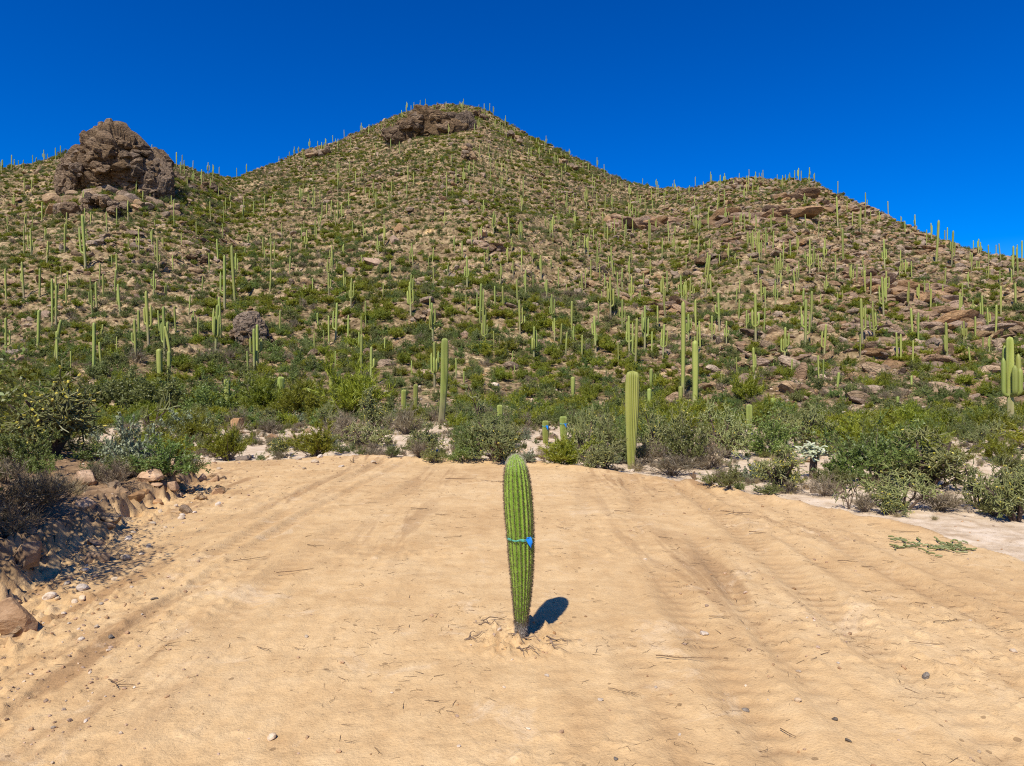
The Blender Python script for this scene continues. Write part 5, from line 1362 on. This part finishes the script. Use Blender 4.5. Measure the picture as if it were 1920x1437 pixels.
# ------------------------------------------------------------------ masses nobody could count
def scatter(name, P, R, S, vid, meshes, label, seed=0):
    me = bpy.data.meshes.new(name+"_points")
    me.vertices.add(len(P)); me.vertices.foreach_set('co', np.asarray(P, np.float32).ravel())
    for nm, A in (('rot', R), ('scl', S)):
        me.attributes.new(nm, 'FLOAT_VECTOR', 'POINT').data.foreach_set('vector', np.asarray(A, np.float32).ravel())
    me.attributes.new('vid', 'INT', 'POINT').data.foreach_set('value', np.asarray(vid, np.int32))
    o = obj(name, me); o['kind'] = 'stuff'; o['label'] = label
    ng = bpy.data.node_groups.new(name+"_nodes", 'GeometryNodeTree')
    ng.interface.new_socket("Geometry", in_out='INPUT', socket_type='NodeSocketGeometry'); ng.interface.new_socket("Geometry", in_out='OUTPUT', socket_type='NodeSocketGeometry')
    n, l = ng.nodes, ng.links
    gi, go = n.new('NodeGroupInput'), n.new('NodeGroupOutput')
    join = n.new('GeometryNodeJoinGeometry')
    for m in reversed(meshes):
        src = bpy.data.objects.new(name+"_piece", m)
        oi = n.new('GeometryNodeObjectInfo'); oi.inputs['Object'].default_value = src; oi.inputs['As Instance'].default_value = False
        g2 = n.new('GeometryNodeGeometryToInstance'); l.new(oi.outputs['Geometry'], g2.inputs[0]); l.new(g2.outputs[0], join.inputs[0])
    def att(nm, t):
        a = n.new('GeometryNodeInputNamedAttribute'); a.data_type = t; a.inputs[0].default_value = nm; return a.outputs[0]
    iop = n.new('GeometryNodeInstanceOnPoints'); iop.inputs['Pick Instance'].default_value = True
    l.new(gi.outputs[0], iop.inputs['Points']); l.new(join.outputs[0], iop.inputs['Instance'])
    l.new(att('vid', 'INT'), iop.inputs['Instance Index']); l.new(att('rot', 'FLOAT_VECTOR'), iop.inputs['Rotation']); l.new(att('scl', 'FLOAT_VECTOR'), iop.inputs['Scale'])
    l.new(iop.outputs[0], go.inputs[0])
    md = o.modifiers.new("scatter", 'NODES'); md.node_group = ng
    return o
def rnd_rot(r, n, tilt=0.4): return np.c_[r.normal(size=(n, 2))*tilt, r.uniform(0, 6.283, n)]

r = np.random.default_rng(77)
# rubble over the hill
x, y = hill_points(130000, 52, 388, 701, umax=0.86)
d = fbm2(x*0.03, y*0.03, 711, 3); right = sstep(0.05, 0.45, x/y)
keep = r.random(len(x)) < np.clip(0.40+1.3*d+0.35*right+0.1*(y > 150), 0.10, 1)*sstep(50, 75, y)
x, y = x[keep], y[keep]; z = ground_z(x, y); n = len(x)
s = 0.14*np.exp(np.abs(r.normal(size=n))*0.85)*(0.75+0.6*right[keep])*(0.8+y/500); s = np.minimum(s, 1.3)
SMALL = [rock_mesh("rubble", 600+i, M_ROCK if i < 5 else M_SLAB, sub=2, cuts=9, rough=0.10, aniso=(1.25, 1, 0.7 if i < 5 else 0.42)) for i in range(8)]
scatter("hillside_rubble", np.c_[x, y, z+s*0.1], rnd_rot(r, n), s[:, None]*np.c_[r.uniform(.8, 1.4, n), r.uniform(.8, 1.2, n), r.uniform(.7, 1.1, n)], r.integers(0, 8, n), SMALL, "tan and brown rubble strewn over the hill")
# brush over the hill
FARB = [make_shrub(k, 3000+7*i+j, dens=0.75, big=1.55) for j, k in enumerate((P_, C_, Q_, Y_, C_, P_)) for i in range(2)]
def joined(a, b):
    va, vb = [np.array([v.co[:] for v in m.vertices]) for m in (a, b)]
    m = MB()
    for me, v, t in ((b, vb, None),):
        F = np.array([list(p.vertices) for p in me.polygons]); tn = np.zeros(len(v)); me.attributes['tint'].data.foreach_get('value', tn)
        m.add(v, None, F, tn)
    return m.build("far_brush", b.materials[0])
FARM = [joined(*f) for f in FARB]
x, y = hill_points(64000, 46, 388, 702, umax=0.86)
d = fbm2(x*0.035, y*0.035, 712, 3); gul = noise2(x*0.013, y*0.013, 713)
keep = r.random(len(x)) < np.clip(0.95-0.8*d+0.2*gul+0.12*(y > 200)-0.16*sstep(0.15, 0.5, x/y), 0.3, 1)
x, y = x[keep], y[keep]; z = ground_z(x, y); n = len(x)
h = (0.4+1.0*r.random(n)**2.0)*(1+0.3*(gul[keep] > 0.15)); w = h*r.uniform(0.5, 0.9, n)
kn = noise2(x*0.05, y*0.05, 714)+r.normal(size=n)*0.3
vid = np.where(kn > 0.12, r.choice([0, 1, 10, 11], n), np.where(kn > -0.12, r.choice([4, 5], n), np.where(kn > -0.6, r.choice([2, 3, 8, 9], n), r.choice([6, 7], n))))
scatter("hillside_brush", np.c_[x, y, z-0.05], rnd_rot(r, n, 0.08), np.c_[w, w, h], vid, FARM, "low green and olive brush covering the hill")
# low olive ground cover between the bushes
M_COVER = foliage_mat("bursage_leaf", (0.17, 0.165, 0.045), (0.33, 0.30, 0.105), 0.02, 0.25, 0.35)
def make_cover(seed):
    q = np.random.default_rng(seed); m = MB(); k = 130
    P = q.normal(size=(k, 3))*np.array([0.5, 0.5, 0.3]); P[:, 2] = np.abs(P[:, 2]); ax = unit(q.normal(size=(k, 3))+np.array([0, 0, 0.6]))
    m.quads(P, ax*0.17, unit(np.cross(ax, q.normal(size=(k, 3))))*0.07, q.uniform(0, 1, k)); return m.build("ground_cover", M_COVER)
COVER = [make_cover(i) for i in range(5)]
x, y = hill_points(120000, 58, 388, 708, umax=0.86)
keep = r.random(len(x)) < np.clip(0.42+0.9*fbm2(x*0.06, y*0.06, 719, 3)-0.10*sstep(0.2, 0.5, x/y), 0.05, 0.9); x, y = x[keep], y[keep]; n = len(x); z = ground_z(x, y)
s = r.uniform(0.22, 0.55, n)*(0.8+y/500)
scatter("hillside_ground_cover", np.c_[x, y, z-0.03], rnd_rot(r, n, 0.2), s[:, None]*np.ones(3), r.integers(0, 5, n), COVER, "low olive ground cover between the hillside bushes")
# saguaros too far off to tell apart
if FAR_SAG:
    Q = FAR_SAG; n = len(Q)
    MS = [p.joined for p in PLO[S_]]+[PLO[1][0].joined, PLO[2][0].joined, PLO[3][0].joined]
    hs = np.array([q[3] for q in Q])
    vid = np.array([r.integers(0, 4) if q[4] == S_ else 4+[1, 2, 3].index(q[4]) for q in Q])
    wd = 0.52*hs+1.5
    scatter("distant_saguaros", np.array([q[:3] for q in Q])-np.array([0, 0, 0.15]), rnd_rot(r, n, 0.015), np.c_[wd, wd, hs], vid, MS, "small saguaros scattered over the far hill")
# stones and low growth on the desert floor
x, y = hill_points(9000, 20, 75, 703, umax=0.9)
fl, bk, bd = masks(x, y); dd = fbm2(x*0.25, y*0.25, 715, 2)
keep = (fl < 0.1) & (dd > -0.05) & (r.random(len(x)) < 0.8)
x, y = x[keep], y[keep]; n = len(x); z = ground_z(x, y); s = 0.05*np.exp(np.abs(r.normal(size=n))*0.75)
PEB = STONES+SMALL[:4]
scatter("desert_floor_stones", np.c_[x, y, z+s*0.15], rnd_rot(r, n), s[:, None]*np.ones(3), r.integers(0, len(PEB), n), PEB, "loose stones on the desert floor between the bushes")
x, y = hill_points(5200, 20, 62, 704, umax=0.9)
fl, bk, bd = masks(x, y); keep = (fl < 0.05) & ~((x > 8) & (y < 17.5)) & (fbm2(x*0.3, y*0.3, 716, 2) > -0.1)
x, y = x[keep], y[keep]; n = len(x); z = ground_z(x, y); h = r.uniform(0.15, 0.5, n)
LOW = [FARM[i] for i in (2, 3, 6, 7)]+GRASS
scatter("low_growth", np.c_[x, y, z-0.02], rnd_rot(r, n, 0.1), np.c_[h*0.7, h*0.7, h], r.choice([0, 0, 1, 1, 2, 3, 2, 3, 4, 5, 6], n), LOW, "dry low growth on the desert floor")
# gravel and crumbs on the dirt
def dirt_points(nm, seed):
    q = np.random.default_rng(seed); Y = np.exp(q.uniform(math.log(4.5), math.log(29), nm)); X = q.uniform(-1, 1, nm)*(2+0.85*Y); return X, Y
x, y = dirt_points(24000, 705); fl, bk, bd = masks(x, y)
near_bank = np.exp(-((bd+0.9)/1.1)**2)+0.9*np.exp(-((y-28)/2.2)**2)*(x < -4)*(x > -13)+1.6*np.exp(-np.hypot(x-0.1, y-8.3)**2/0.30)
near_bank = near_bank*0.7+0.6*bk*(y < 26)
keep = r.random(len(x)) < np.clip(0.012+0.05*(x > 2.5)*(fbm2(x*0.5, y*0.5, 718, 2) > 0.05)+0.42*near_bank, 0, 1); x, y = x[keep], y[keep]; n = len(x); z = ground_z(x, y)
s = 0.007*np.exp(np.abs(r.normal(size=n))*0.6)*(1+0.06*y); s = np.minimum(s, 0.018+0.0016*y)
GR = [rock_mesh("pebble", 640+i, m_, sub=1, cuts=5, rough=0.1, aniso=(1.2, 1, 0.7)) for i, m_ in enumerate((M_PALE, M_BOULDER, M_BOULDER, M_PALE, M_BOULDER))]
scatter("gravel", np.c_[x, y, z+s*0.2], rnd_rot(r, n), s[:, None]*np.ones(3), np.where(r.random(n) < 0.12, r.choice([0, 3], n), r.choice([1, 2, 4], n)), GR, "gravel and clods along the bank and clearing edge")
x, y = dirt_points(36000, 706); fl, bk, bd = masks(x, y)
keep = (fl > 0.5) & (bk < 0.3) & (r.random(len(x)) < np.clip(0.10+1.1*fbm2(x*0.4, y*0.4, 717, 2)+0.25*(x > 2.5)+0.3*(y > 18), 0.03, 0.8)); x, y = x[keep], y[keep]; n = len(x); z = ground_z(x, y)
s = (0.02+0.13*r.random(n)**2)*(0.75+0.035*y)
scatter("twig_litter", np.c_[x, y, z+0.004], rnd_rot(r, n, 0.05), s[:, None]*np.array([1, 1, 0.8]), r.integers(0, 8, n), STICKS, "fine twig litter on the raked dirt")
finish_labels()
